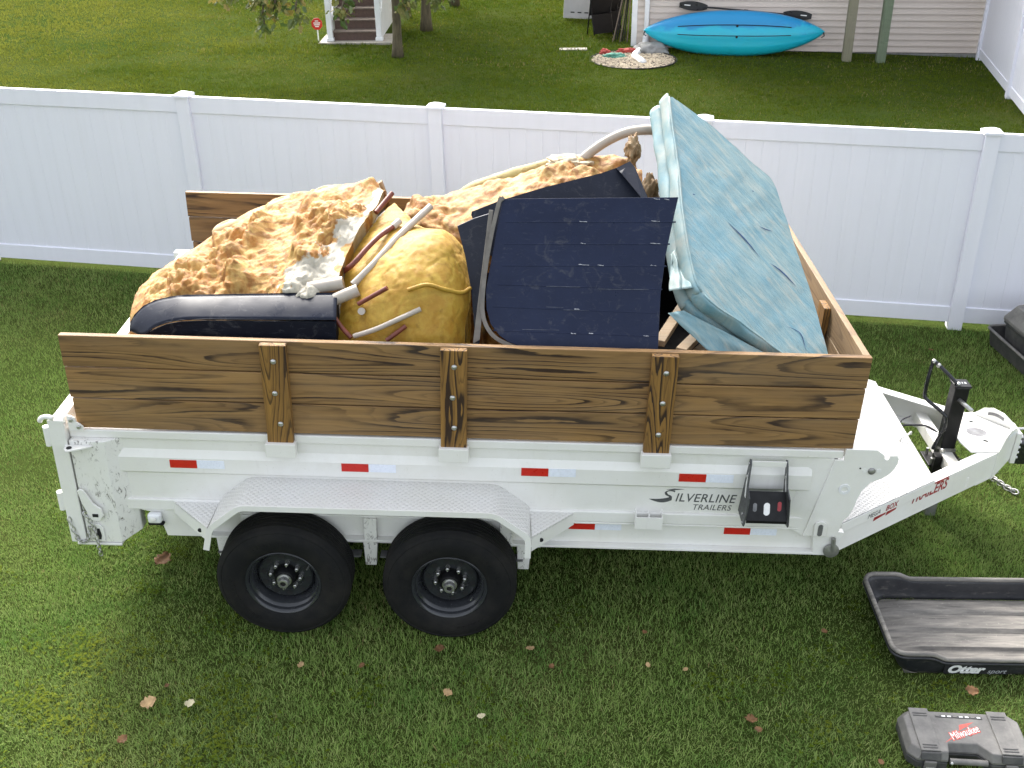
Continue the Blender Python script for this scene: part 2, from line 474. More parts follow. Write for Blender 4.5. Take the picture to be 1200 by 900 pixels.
def grass(name, label, x0, x1, y0, y1, density, h, w, seg, poly=None, seed=1, keep=None):
    rg = np.random.default_rng(seed)
    n = int((x1 - x0) * (y1 - y0) * density)
    # tufts: blades gather round centres so the lawn clumps
    nt = n // 4
    cx = rg.uniform(x0, x1, nt); cy = rg.uniform(y0, y1, nt)
    k = rg.integers(0, nt, n)
    x = cx[k] + rg.normal(0, .024, n); y = cy[k] + rg.normal(0, .024, n)
    m_ = np.ones(n, bool)
    if keep is not None: m_ = keep(x, y)
    # thinner in worn spots
    m_ &= rg.random(n) < (.62 + .5 * vnoise(x, y, 1.3, 5))
    x, y, k = x[m_], y[m_], k[m_]; n = len(x)
    z = ground_z(x, y) - .006
    big = vnoise(x, y, .9, 3) * .6 + vnoise(x, y, 3.1, 4) * .4
    hh = h * (.45 + .9 * rg.random(n) ** 1.4) * (.65 + .7 * big)
    tuft_dir = rg.uniform(0, 2 * np.pi, nt)[k]
    az = tuft_dir + rg.normal(0, 1.1, n)
    lean = rg.uniform(.15, 1.05, n) * hh
    dx, dy = np.cos(az) * lean, np.sin(az) * lean
    ww = w * rg.uniform(.6, 1.3, n) * .5
    sx, sy = -np.sin(az + rg.normal(0, .5, n)) * ww, np.cos(az) * ww
    tint = np.clip(rg.random(n) * .75 + .30 * vnoise(x, y, 6.0, 8) - .03, 0, 1)
    dead = rg.random(n) < .012 + .05 * (vnoise(x, y, .7, 11) > .66)
    tint = np.where(dead, 1.0, np.minimum(tint, .94))
    if seg == 2:
        P = np.stack([np.stack([x - sx, y - sy, z], -1), np.stack([x + sx, y + sy, z], -1),
                      np.stack([x + dx * .35 + sx * .8, y + dy * .35 + sy * .8, z + hh * .6], -1),
                      np.stack([x + dx * .35 - sx * .8, y + dy * .35 - sy * .8, z + hh * .6], -1),
                      np.stack([x + dx, y + dy, z + hh * .92], -1)], 1)
        k = 5
        base = (np.arange(n) * 5)[:, None]
        li = (base + np.array([0, 1, 2, 3, 3, 2, 4])).ravel()
        ls = (np.arange(n)[:, None] * 7 + np.array([0, 4])).ravel()
        np_ = 2 * n
    else:
        P = np.stack([np.stack([x - sx, y - sy, z], -1), np.stack([x + sx, y + sy, z], -1),
                      np.stack([x + dx * .8, y + dy * .8, z + hh], -1)], 1)
        k = 3
        li = np.arange(n * 3); ls = np.arange(n) * 3; np_ = n
    me = bpy.data.meshes.new(name)
    me.vertices.add(n * k); me.vertices.foreach_set('co', P.astype(np.float32).ravel())
    me.loops.add(len(li)); me.loops.foreach_set('vertex_index', li.astype(np.int32))
    me.polygons.add(np_); me.polygons.foreach_set('loop_start', ls.astype(np.int32))
    me.update(calc_edges=True)
    a = me.attributes.new('tint', 'FLOAT', 'POINT'); a.data.foreach_set('value', np.repeat(tint, k).astype(np.float32))
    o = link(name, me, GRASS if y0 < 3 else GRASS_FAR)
    tag(o, label, 'grass', kind='stuff')
    return o

_FA = R(-7.861)
FENCE_E = Vector((math.cos(_FA), math.sin(_FA), 0)); FENCE_N = Vector((-math.sin(_FA), math.cos(_FA), 0)); FENCE_P = Vector((0, 5.083, 0))
def fence_side(x, y): return (x - FENCE_P.x) * FENCE_N.x + (y - FENCE_P.y) * FENCE_N.y
WALL_P = Vector((4.638, 17.56, 0)); _wa = R(-6.497)
WALL_E = Vector((math.cos(_wa), math.sin(_wa), 0)); WALL_N = Vector((-math.sin(_wa), math.cos(_wa), 0))
def in_view(x, y, mgn=1.0):
    d = np.stack([x - CAM_LOC[0], y - CAM_LOC[1], ground_z(x, y) - CAM_LOC[2]], -1)
    zc = d @ np.array(_f); a = d @ np.array(_r2)
    return np.abs(a) < zc * .60 + mgn
def keep_near(x, y):
    sled_ = (np.abs(x - 5.275) < .64) & (np.abs(y + .13) < .31)
    case_ = (np.abs(x - 4.795) < .29) & (np.abs(y + 1.0) < .13)
    tray_ = (np.abs(x - 7.24) < .36) & (np.abs(y - 3.0) < .85)
    return (fence_side(x, y) < -.03) & in_view(x, y, .9) & ~sled_ & ~case_ & ~tray_
def keep_far(x, y):
    house = ((x - WALL_P.x) * WALL_N.x + (y - WALL_P.y) * WALL_N.y > -.12) & ((x - WALL_P.x) * WALL_E.x + (y - WALL_P.y) * WALL_E.y > -.05)
    bed = ((x - 4.55) / .82) ** 2 + ((y - 16.15) / .85) ** 2 < 1
    pad = (x > -1.75) & (x < -.28) & (y > 17.4)
    return (fence_side(x, y) > .10) & ~house & ~bed & ~pad & in_view(x, y, 1.0)
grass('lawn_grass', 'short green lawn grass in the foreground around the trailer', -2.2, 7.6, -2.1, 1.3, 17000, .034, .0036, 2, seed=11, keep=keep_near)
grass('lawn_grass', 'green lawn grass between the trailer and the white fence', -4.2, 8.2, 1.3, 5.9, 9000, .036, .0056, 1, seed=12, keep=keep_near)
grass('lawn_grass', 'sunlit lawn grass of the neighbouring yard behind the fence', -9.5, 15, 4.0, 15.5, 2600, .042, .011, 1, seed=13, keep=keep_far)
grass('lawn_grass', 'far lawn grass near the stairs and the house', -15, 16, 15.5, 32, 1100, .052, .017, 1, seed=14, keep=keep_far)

def clover():
    rg = np.random.default_rng(77); V = []; F = []; T_ = []
    cen = [(rg.uniform(-.3, 1.2), rg.uniform(-1.35, -.1)) for _ in range(26)] + [(rg.uniform(-.6, 5.6), rg.uniform(-1.4, .2)) for _ in range(34)] + [(rg.uniform(-1.5, .2), rg.uniform(.2, 3.0)) for _ in range(14)]
    for cx, cy in cen:
        for _ in range(int(rg.integers(14, 60))):
            x, y = cx + rg.normal(0, .09), cy + rg.normal(0, .07); z = float(ground_z(x, y)) + rg.uniform(.018, .036)
            if abs(x - 5.275) < .70 and abs(y + .13) < .38 or abs(x - 4.795) < .34 and abs(y + 1.0) < .18: continue
            a0 = rg.uniform(0, 6.28); s = rg.uniform(.006, .011); tt = rg.random() * .25
            for k in range(3):
                a = a0 + k * 2.094; ca, sa = math.cos(a), math.sin(a); i0 = len(V); tl = rg.uniform(-.003, .004)
                V += [(x, y, z), (x + (ca * .7 - sa * .55) * s, y + (sa * .7 + ca * .55) * s, z + tl), (x + ca * 1.35 * s, y + sa * 1.35 * s, z + tl * 1.4), (x + (ca * .7 + sa * .55) * s, y + (sa * .7 - ca * .55) * s, z + tl)]
                F.append((i0, i0 + 3, i0 + 2, i0 + 1)); T_ += [tt] * 4
    me = bpy.data.meshes.new('clover'); me.from_pydata(V, [], F); me.update()
    at = me.attributes.new('tint', 'FLOAT', 'POINT'); at.data.foreach_set('value', np.array(T_, np.float32))
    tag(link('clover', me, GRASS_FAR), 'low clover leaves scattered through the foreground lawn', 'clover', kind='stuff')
clover()

# ---------------------------------------------------------------- fences
CAPM = MB()
def fence_bay(root, P, e, n, u0, u1, zb0, zb1, H, pw=.127, pickw=.152, seedk=0, gap=.06):
    """one bay of tongue-and-groove vinyl boards between two posts"""
    def pt(u, off, z): return P + e * u + n * off + Vector((0, 0, z))
    a, b = u0 + pw / 2, u1 - pw / 2
    zb = lambda u: zb0 + (zb1 - zb0) * (u - u0) / (u1 - u0)
    def bar(name, ua, ub, o0, o1, za, zc):
        V = [tuple(pt(u, o, z + zb(u))) for z in (za, zc) for o in (o0, o1) for u in (ua, ub)]
        return MB().hexa(V).build(name, MATS['vinyl'], root, origin=root.location, bevel=.004)
    bar('top_rail', a, b, -.0255, .0255, H - .155, H)
    bar('bottom_rail', a, b, -.0255, .0255, gap, gap + .155)
    k = int(round((b - a) / pickw)); s = (b - a) / k
    for i in range(k):
        ua, ub = a + i * s + .0013, a + (i + 1) * s - .0013
        bar('fence_board', ua, ub, -.011, .011, gap + .15, H - .15)
    # groove lips behind the board joints (tongues)
    V = [tuple(pt(u, o, z + zb(u))) for z in (gap + .15, H - .15) for o in (-.0085, .0085) for u in (a, b)]
    MB().hexa(V).build('tongue_panel', MATS['vinyl'], root, origin=root.location)

def fence_post(root, c, e, n, zb, H, pw=.127):
    h = pw / 2
    def q(a, b, z): return tuple(c + e * a + n * b + Vector((0, 0, z)))
    V = [q(a, b, z) for z in (zb - .3, zb + H) for b in (-h, h) for a in (-h, h)]
    p = MB().hexa(V).build('fence_post', MATS['vinyl'], root, origin=root.location, bevel=.006)
    k = MB(); w = h + .018
    V = [q(a, b, z) for z in (zb + H, zb + H + .022) for b in (-w, w) for a in (-w, w)]
    k.hexa(V)
    w2 = .018
    V = [q(a * (w if i == 0 else w2), b * (w if i == 0 else w2), z) for i, z in ((0, zb + H + .0225), (1, zb + H + .050)) for b in (-1, 1) for a in (-1, 1)]
    k.hexa(V)
    cp = k.build('post_cap', MATS['vinyl'], None, origin=root.location, bevel=.003)
    cp.parent = p

def fbase(u): return .055 - .0212 * u
FH = 1.857
f_root = empty('vinyl_fence', FENCE_P + Vector((0, 0, .05)))
tag(f_root, 'long white vinyl privacy fence running across behind the trailer', 'fence')
for k in range(-2, 5):
    u = -.764 + 2.461 * k
    fence_post(f_root, FENCE_P + FENCE_E * u, FENCE_E, FENCE_N, fbase(u), FH - .005)
    if k < 4:
        fence_bay(f_root, FENCE_P, FENCE_E, FENCE_N, u, u + 2.461, fbase(u), fbase(u + 2.461), FH)
# side fence of the neighbouring yard, at right angles
s0 = Vector((11.372, 16.55, 0)); s1 = Vector((10.707, 13.38, 0)); se = (s1 - s0); sl = se.length; se.normalize(); sn = Vector((-se.y, se.x, 0))
s_root = empty('vinyl_fence', s0 + Vector((0, 0, -.18)))
tag(s_root, 'white vinyl side fence running towards the camera at the upper right', 'fence')
SB = sl
for k in range(0, 7):
    u = k * SB
    c = s0 + se * u
    if fence_side(c.x, c.y) < .3: break
    fence_post(s_root, c, se, sn, float(ground_z(c.x, c.y)), 1.85)
    c2 = s0 + se * (u + SB)
    if fence_side(c2.x, c2.y) > .3:
        fence_bay(s_root, s0, se, sn, u, u + SB, float(ground_z(c.x, c.y)), float(ground_z(c2.x, c2.y)), 1.85)
# ---------------------------------------------------------------- neighbour's house
def W(s, off, z): return WALL_P + WALL_E * s + WALL_N * off + Vector((0, 0, z))
def wbar(mb, s0, s1, o0, o1, z0, z1):
    return mb.hexa([tuple(W(s, o, z)) for z in (z0, z1) for o in (o0, o1) for s in (s0, s1)])
house = empty('house', W(0, 0, -.1))
tag(house, 'neighbouring house with beige lap siding, white corner trim and downspout', 'house')
HO = house.location
SW, SD, SH = 9.0, 8.0, 5.6
core = MB(); wbar(core, .02, SW, .03, SD, -.4, SH)
core.build('wall_core', MATS['siding'], house, origin=HO)
z = -.10; ch = .121
k = 0
while z < 2.6:
    b = MB()
    V = [tuple(W(s, o, zz)) for zz, oo in ((z, (-.026, .03)), (z + ch + .004, (.004, .03))) for o in oo for s in (.06, SW)]
    b.hexa(V); b.build('siding_course', MATS['siding'], house, origin=HO)
    b = MB()      # the courses return along the shaded gable side
    V = [tuple(W(s, o, zz)) for zz, ss in ((z, (-.002, .03)), (z + ch + .004, (.016, .03))) for o in (.03, SD) for s in ss]
    b.hexa(V); b.build('siding_course', MATS['siding'], house, origin=HO)
    z += ch; k += 1
b = MB(); wbar(b, 0, SW, -.002, SD, z, SH); b.build('upper_wall', MATS['siding'], house, origin=HO)
b = MB(); wbar(b, -.014, .095, -.028, .0, -.10, SH - .1); wbar(b, -.014, .012, .0, .10, -.10, SH - .1); b.build('corner_trim', MATS['white_trim'], house, origin=HO, bevel=.004)
b = MB(); wbar(b, .0, SW, -.01, .03, -.45, -.12); wbar(b, .0, .03, .03, SD, -.45, -.12); b.build('foundation', MATS['stone_grey'], house, origin=HO)
# roof slab, out of frame
b = MB(); b.hexa([tuple(W(s, o, z)) for z, oo in ((SH, (-.4, SD + .4)), (SH + 2.0, (SD / 2 - .1, SD / 2 + .1))) for o in oo for s in (-.4, SW)])
b.build('roof', MATS['stone_grey'], house, origin=HO)
# downspout with its pleated elbow
b = MB(); wbar(b, .24, .335, -.105, -.02, .13, SH); dsp = b.build('downspout', MATS['white_trim'], house, origin=HO, bevel=.012)
P = [W(.285, -.06, .16), W(.28, -.14, .06), W(.25, -.45, .02), W(.13, -.85, -.01), W(.10, -1.15, -.015), W(.20, -1.45, -.02), W(.27, -1.72, -.01)]
P = catmull([tuple(p) for p in P], 44)
rad = [.062 + .008 * (i % 2) for i in range(44)]
MB().tube(P, rad, 10).build('elbow_pipe', MATS['white_trim'], dsp, origin=HO, smooth=True)

# two deck posts of treated timber
for (sp_, off, lab) in ((4.18, -.80, 'grey-brown treated timber deck post, left one of the pair right of the kayak'), (4.82, -.80, 'greenish treated timber deck post, right one of the pair by the house wall')):
    c = W(sp_, off, 0); zb = gz(c.x, c.y) - .02
    r_ = empty('deck_post', (c.x, c.y, zb)); tag(r_, lab, 'post', 'deck posts by the house')
    b = MB(); hw = .085
    b.hexa([tuple(W(sp_ + a + .03 * zz * 0, off + o, zb + zz)) for zz in (0, 3.4) for o in (-hw, hw) for a in (-hw, hw)])
    b.build('post_timber', MATS['grey_wood'] if sp_ < 4.5 else MATS['green_wood'] if 'green_wood' in MATS else MATS['grey_wood'], r_, origin=r_.location, bevel=.012)
    b = MB(); b.hexa([tuple(W(sp_ + a, off + o, zb + zz)) for zz in (3.402, 3.62) for o in (-.3, .3) for a in (-.5, .5)])
    b.build('beam_end', MATS['grey_wood'], r_, origin=r_.location)

# kayak leaning on its side against the wall, hull towards us
def kayak_mat():
    t = NT('kayak_plastic')
    v = t.coord('Object', scale=(1, 1, 1))
    f = t.noise(t.coord('Object', scale=(.8, 1.6, 1.6)), 1.6, 5, .6, .6)
    sep = t.n('SeparateXYZ'); t.l(v, sep.inputs[0])
    g = t.math('ADD', t.math('MULTIPLY', sep.outputs[2], 1.1), t.math('MULTIPLY', f, .75))
    c = t.ramp(g, [(.22, (.006, .27, .29)), (.50, (.009, .42, .50)), (.90, (.009, .42, .58)), (1.22, (.009, .25, .52))])
    t.color(c); t.rough(.38)
    MATS['kayak'] = t.m
kayak_mat()
kz = gz(W(2, -.5, 0).x, W(2, -.5, 0).y)
kay = empty('kayak', W(2.0, -.48, kz), (0, 0, _wa)); tag(kay, 'blue and teal kayak leaning on its side against the beige house wall', 'kayak')
KL = 3.52; NU, NV = 49, 22
V = []; 
for i in range(NU):
    t_ = i / (NU - 1); s = (t_ - .5) * 2
    wv = .425 * max(0.0, 1 - abs(s) ** 2.3) ** .82          # half beam
    dp = .30 * max(0.0, 1 - abs(s) ** 3.2) ** .7            # hull depth
    for j in range(NV):
        a = math.pi * j / (NV - 1)                           # sheer to sheer over the hull
        cw = -math.cos(a); sd = math.sin(a) ** .62
        ridge = .018 * (math.exp(-((cw - .33) / .05) ** 2) + math.exp(-((cw + .33) / .05) ** 2)) * (1 - abs(s) ** 4) if abs(s) < 1 else 0
        keel = .02 * math.exp(-(cw / .07) ** 2) * (1 - s ** 6)
        z_ = cw * wv + .04 * abs(s) ** 3
        y_ = -dp * sd + ridge - keel
        lean = .20
        zz = z_ * math.cos(lean) - y_ * math.sin(lean) * .5
        yy = y_ * math.cos(lean) + z_ * math.sin(lean)
        V.append((s * KL / 2, yy + .02, zz + .40))
F = [(i * NV + j, (i + 1) * NV + j, (i + 1) * NV + j + 1, i * NV + j + 1) for i in range(NU - 1) for j in range(NV - 1)]
hull = MB().add(V, F).build('hull', MATS['kayak'], kay, smooth=True)
sm = hull.modifiers.new('solid', 'SOLIDIFY'); sm.thickness = .012; sm.offset = 0
deckV = []; ND = 9
for i in range(NU):
    a_ = Vector(V[i * NV]); b_ = Vector(V[i * NV + NV - 1])
    s = (i / (NU - 1) - .5) * 2
    for j in range(ND):
        q = a_.lerp(b_, j / (ND - 1)); q.y += .06 * math.sin(math.pi * j / (ND - 1)) * (1 - s * s)
        deckV.append(tuple(q))
F = [(i * ND + j, i * ND + j + 1, (i + 1) * ND + j + 1, (i + 1) * ND + j) for i in range(NU - 1) for j in range(ND - 1)]
MB().add(deckV, F).build('deck', MATS['paddle_black'], kay, smooth=True)
def khull(s, cw):
    wv = .425 * max(0.0, 1 - abs(s) ** 2.3) ** .82; dp = .30 * max(0.0, 1 - abs(s) ** 3.2) ** .7
    sd = math.sin(math.acos(-cw)) ** .62; z_ = cw * wv + .04 * abs(s) ** 3; y_ = -dp * sd
    return (s * KL / 2, y_ * math.cos(.2) + z_ * math.sin(.2) + .02 - .012, z_ * math.cos(.2) - y_ * math.sin(.2) * .5 + .40)
for cw in (.42, -.06):
    MB().tube([khull(s, cw) for s in np.linspace(-.62, .62, 30)], .008, 5).build('hull_groove', MATS['hole_dark'], kay)
    MB().sphere(khull(.03, cw - .05), .024, n=8, m=5).build('scupper_plug', MATS['hole_dark'], kay)
for s in (-.985, .985):
    q = khull(s, 0); MB().tube([(q[0], q[1], q[2]), (q[0] + .02 * np.sign(s), q[1], q[2] - .07), (q[0] - .03 * np.sign(s), q[1], q[2] - .1)], .012, 6).build('carry_toggle', MATS['paddle_black'], kay)

# paddle resting on top of the kayak
def pw_(s, z): return W(s, -.16, z)
pa, pb = pw_(1.02, .79), pw_(3.42, .60)
pad_ = empty('paddle', pa); tag(pad_, 'black double-bladed paddle lying along the top of the kayak', 'paddle')
d_ = (pb - pa).normalized(); up_ = Vector((0, 0, 1)) - d_ * d_.z; up_.normalize()
MB().tube([pa + d_ * .38, pb - d_ * .42], .017, 8).build('shaft', MATS['paddle_black'], pad_, origin=pa, smooth=30)
MB().tube([pa + d_ * 1.18, pa + d_ * 1.26], .024, 8).build('ferrule', MATS['paddle_black'], pad_, origin=pa)
for c_, sg in ((pa, 1), (pb, -1)):
    pts = []
    for t_ in np.linspace(0, 1, 12):
        hw = .090 * math.sin(math.pi * min(1, t_ * .82 + .10)) ** .6
        pts.append((t_, hw))
    c2 = c_ - d_ * .10 * sg
    out = [c2 + d_ * sg * t * .56 + up_ * h for t, h in pts] + [c2 + d_ * sg * t * .56 - up_ * h for t, h in reversed(pts)]
    MB().slab([tuple(p) for p in out], tuple(WALL_N * .012)).build('blade', MATS['paddle_black'], pad_, origin=pa, bevel=.004)
    q = c2 + d_ * sg * .10 - WALL_N * .014
    MB().slab([tuple(q + up_ * .02), tuple(q + d_ * .12 * sg + up_ * .02), tuple(q + d_ * .12 * sg), tuple(q)], tuple(WALL_N * .002)).build('blade_decal', MATS['logo_white'], pad_, origin=pa)

# pebble bed round the downspout
bc = Vector((4.55, 16.15, 0)); zb = gz(bc.x, bc.y)
V = [(bc.x + .82 * math.cos(a) * (1 + .05 * math.sin(3 * a)), bc.y + .85 * math.sin(a), zb + .012) for a in np.linspace(0, 2 * math.pi, 40, endpoint=False)]
bed = empty('pebble_bed', (bc.x, bc.y, zb)); tag(bed, 'oval bed of tan pebbles at the house corner under the downspout', 'gravel bed')
MB().slab(V, (0, 0, -.05)).build('bed_soil', MATS['dirt'], bed, origin=bed.location)
pb_ = MB()
for i in range(2000):
    a = random.uniform(0, 6.283); r_ = math.sqrt(random.random())
    x_, y_ = bc.x + .80 * r_ * math.cos(a), bc.y + .83 * r_ * math.sin(a)
    if (Vector((x_, y_, 0)) - WALL_P).dot(WALL_N) > -.05 and x_ > 4.5: continue
    s_ = random.uniform(.010, .020)
    pb_.sphere((x_, y_, zb + .016), s_ * random.uniform(.8, 1.4), s_, s_ * .6, 6, 4)
_o = pb_.build('pebbles', MATS['pebble'], bed, origin=bed.location, smooth=True); _o['kind'] = 'stuff'
MB().tube([(bc.x + .84 * math.cos(a), bc.y + .87 * math.sin(a), zb + .02) for a in np.linspace(0, 2 * math.pi, 41)], .009, 6).build('edging', MATS['hole_dark'], bed, origin=bed.location, smooth=True)

def crumple(name, c, rx, ry, rz, mat, label, cat, seed, amp=.45):
    bm = bmesh.new(); bmesh.ops.create_icosphere(bm, subdivisions=4, radius=1)
    for v in bm.verts:
        n_ = mnoise.fractal(v.co * 1.7 + Vector((seed * 7.1, 0, 0)), 1.0, 2.0, 4) * amp
        n_ += .12 * mnoise.noise(v.co * 6 + Vector((seed, 3, 1)))
        v.co = Vector((v.co.x * rx, v.co.y * ry, max(-.2, v.co.z) * rz)) * (1 + n_)
    me = bpy.data.meshes.new(name); bm.to_mesh(me); bm.free()
    o = link(name, me, MATS[mat], smooth=True, loc=(c[0], c[1], gz(c[0], c[1]) + rz * .15))
    return tag(o, label, cat)
crumple('garden_net', (4.20, 16.40), .20, .12, .07, 'teal_net', 'crumpled green garden netting lying on the pebble bed', 'netting', 2)
crumple('red_cloth', (4.50, 16.88), .20, .10, .07, 'red_rag', 'dark red cloth heap at the back of the pebble bed', 'cloth', 5)
crumple('red_cloth', (4.05, 16.75), .11, .09, .07, 'red_rag', 'small red cloth bundle left of the heap at the pebble bed', 'cloth', 9)
crumple('field_stone', (4.98, 16.95), .34, .30, .17, 'stone_grey', 'grey-green rounded stone by the house corner trim', 'stone', 3, .25)
o = MB().box(-.28, .28, -.10, .10, -.02, .022).build('stepping_stone', MATS['concrete'], None, bevel=.01, loc=(3.43, 17.15, gz(3.43, 17.15)))
tag(o, 'flat pale stepping stone in the lawn left of the pebble bed', 'stone')

# clutter by the shaded side of the house
gp = empty('storage_board', (3.68, 20.6, gz(3.68, 20.6)), (R(-12), R(4), R(4)))
tag(gp, 'light grey sheet panel standing on the lawn near the dark clutter', 'panel')
MB().box(-.36, .36, -.02, .02, .02, 1.0).build('sheet', MATS['grey_panel'], gp, bevel=.004)
for i in range(3):
    MB().box(-.20 + .16 * i, -.11 + .16 * i, -.025, -.0205, .14, .165).build('slot', MATS['hole_dark'], gp)
def pole_bundle(label, pts, r_, mat, name, cat, grp):
    a, b = Vector(pts[0]), Vector(pts[1])
    o = MB().tube([a, a.lerp(b, .5), b], r_, 7).build(name, MATS[mat], None, origin=a, smooth=30, loc=a)
    tag(o, label, cat, grp); return o
for i in range(7):
    b0 = Vector((4.28 + .05 * i, 17.95 + .07 * (i % 3), 0)); b0.z = gz(b0.x, b0.y)
    t0 = Vector((4.60 + .012 * i, 18.25 + .06 * i, 1.75 + .1 * (i % 2)))
    t0 = Vector(W(-.03, .55 + .06 * i, 1.8 + .1 * (i % 2)))
    pole_bundle(['first', 'second', 'third', 'fourth', 'fifth', 'sixth', 'seventh'][i] + ' thin pole from the left leaning on the shaded house side', (b0, t0), .013, 'black_satin' if i % 3 else 'tread_tan', 'tent_pole', 'pole', 'poles leaning by the house corner')
def lawn_chair(loc, rz, label):
    r_ = empty('folding_chair', loc, (0, 0, rz)); tag(r_, label, 'chair', 'folded chairs beside the house')
    for sx in (-.26, .26):
        MB().tube(catmull([(sx, .10, 0), (sx, .02, .5), (sx, -.08, 1.0)], 8), .014, 6).build('leg', MATS['black_satin'], r_, smooth=True)
        MB().tube(catmull([(sx * .9, -.16, .0), (sx * .9, -.02, .5), (sx * .9, .06, .86)], 8), .014, 6).build('leg', MATS['black_satin'], r_, smooth=True)
    MB().tube([(-.26, -.08, 1.0), (.26, -.08, 1.0)], .014, 6).build('top_bar', MATS['black_satin'], r_)
    MB().hexa([(x_, y0 + d, z_) for z_, y0 in ((.42, .03), (.97, -.075)) for d in (-.012, .012) for x_ in (-.25, .25)]).build('backrest', MATS['black_satin'], r_)
    MB().hexa([(x_, y0 + d, z_) for z_, y0 in ((.06, -.10), (.44, .0)) for d in (-.05, -.02) for x_ in (-.23, .23)]).build('seat', MATS['black_satin'], r_)
for i, (x_, y_, rz, lab) in enumerate(((4.06, 18.75, .5, 'black folding chair frame, front one of the stack beside the house'), (4.22, 19.1, .35, 'black folding chair frame, middle one of the stack beside the house'), (4.30, 19.55, .2, 'black folding chair frame, rear one of the stack beside the house'))):
    lawn_chair((x_, y_, gz(x_, y_)), rz, lab)

# ---------------------------------------------------------------- porch stairs
sx0, sx1, sy = -1.60, -.50, 17.62
sg = gz(-1, 17.6)
st = empty('porch_stairs', (-1.05, sy, sg)); tag(st, 'brown composite porch stairs with white newel posts and railings', 'stairs')
so = st.location
MB().box(-1.78, -.28, 17.42, 18.4, sg - .05, sg + .035).build('landing_slab', MATS['concrete'], st, origin=so, bevel=.01)
for i in range(9):
    y0 = sy + .06 + .27 * i; z0 = sg + .036 + .185 * i
    MB().box(sx0 + .10, sx1 - .10, y0, y0 + .022, z0, z0 + .155).build('riser', MATS['brown_composite'], st, origin=so)
    MB().box(sx0 + .09, sx1 - .09, y0 - .022, y0 + .29, z0 + .157, z0 + .185).build('tread', MATS['tread_tan'], st, origin=so, bevel=.006)
for x_ in (sx0 + .045, sx1 - .045):
    MB().prism([(sy + .085, sg + .036), (sy + 2.6, sg + .036), (sy + 2.6, sg + 2.02), (sy + .085, sg + .30)], 0, x_ - .02, x_ + .02).build('side_skirt', MATS['white_trim'], st, origin=so)
    for k_, (yy, zz) in enumerate(((0.02, .04), (2.45, 1.70))):
        p = MB().box(x_ - .055, x_ + .055, sy + yy - .055, sy + yy + .055, sg + zz, sg + zz + 1.15).build('newel_post', MATS['white_trim'], st, origin=so, bevel=.006)
        for nm_, za_, zb_ in (('base_trim', 0, .06), ('post_cap', 1.15, 1.19)):
            MB().box(x_ - .075, x_ + .075, sy + yy - .075, sy + yy + .075, sg + zz + za_, sg + zz + zb_).build(nm_, MATS['white_trim'], p, origin=so, bevel=.004)
    for nm, h0 in (('top_rail', .95), ('bottom_rail', .22)):
        MB().hexa([(x_ + dx, sy + yy, sg + zz + dz + h0) for dz in (0, .05) for (yy, zz) in ((.07, .06), (2.40, 1.68)) for dx in (-.025, .025)]).build(nm, MATS['white_trim'], st, origin=so)
    for i in range(18):
        f = (i + .7) / 18.5; yy = .07 + 2.33 * f; zz = .06 + 1.62 * f
        MB().box(x_ - .018, x_ + .018, sy + yy - .018, sy + yy + .018, sg + zz + .25, sg + zz + .97).build('baluster', MATS['white_trim'], st, origin=so)
# yard sign
ys_ = empty('yard_sign', (-1.83, 17.75, gz(-1.83, 17.75))); tag(ys_, 'small red octagonal yard sign on a thin white stake beside the stairs', 'sign')
MB().box(-.012, .012, -.006, .006, -.02, .24).build('stake', MATS['white_trim'], ys_)
hexp = [(.125 * math.cos(a) * .95, .345 + .125 * math.sin(a)) for a in np.linspace(0, 2 * math.pi, 8, endpoint=False) + math.pi / 8]
MB().prism(hexp, 1, -.022, -.010).build('sign_board', MATS['tape_red'], ys_, bevel=.003)
for k_, (zz, hw) in enumerate(((.405, .035), (.365, .07), (.33, .06), (.295, .04))):
    MB().box(-hw, hw, -.026, -.0225, zz - .010, zz + .010).build('print_line', MATS['logo_white'], ys_)

# ---------------------------------------------------------------- trees
def leaf_mat(name, a, b):
    t = NT(name)
    at = t.n('Attribute'); at.attribute_name = 'tint'
    c = t.ramp(at.outputs['Fac'], [(0.0, a), (.7, b), (1.0, (.26, .20, .05))])
    t.color(c); t.rough(.5)
    tr = t.n('BsdfTranslucent'); t.l(c, tr.inputs[0]); mx = t.n('MixShader'); mx.inputs[0].default_value = .25
    t.l(t.b.outputs[0], mx.inputs[1]); t.l(tr.outputs[0], mx.inputs[2]); t.l(mx.outputs[0], t.out.inputs[0])
    return t.m
LEAFM = leaf_mat('tree_leaf', (.055, .095, .022), (.150, .170, .040))
def bark():
    t = NT('bark'); v = t.coord('Object', scale=(6, 6, 1.2))
    f = t.noise(v, 3, 6, .7)
    t.color(t.ramp(f, [(.3, (.045, .036, .022)), (.7, (.145, .120, .070))])); t.rough(.9); t.bump(f, .8, .02); MATS['bark'] = t.m
bark()
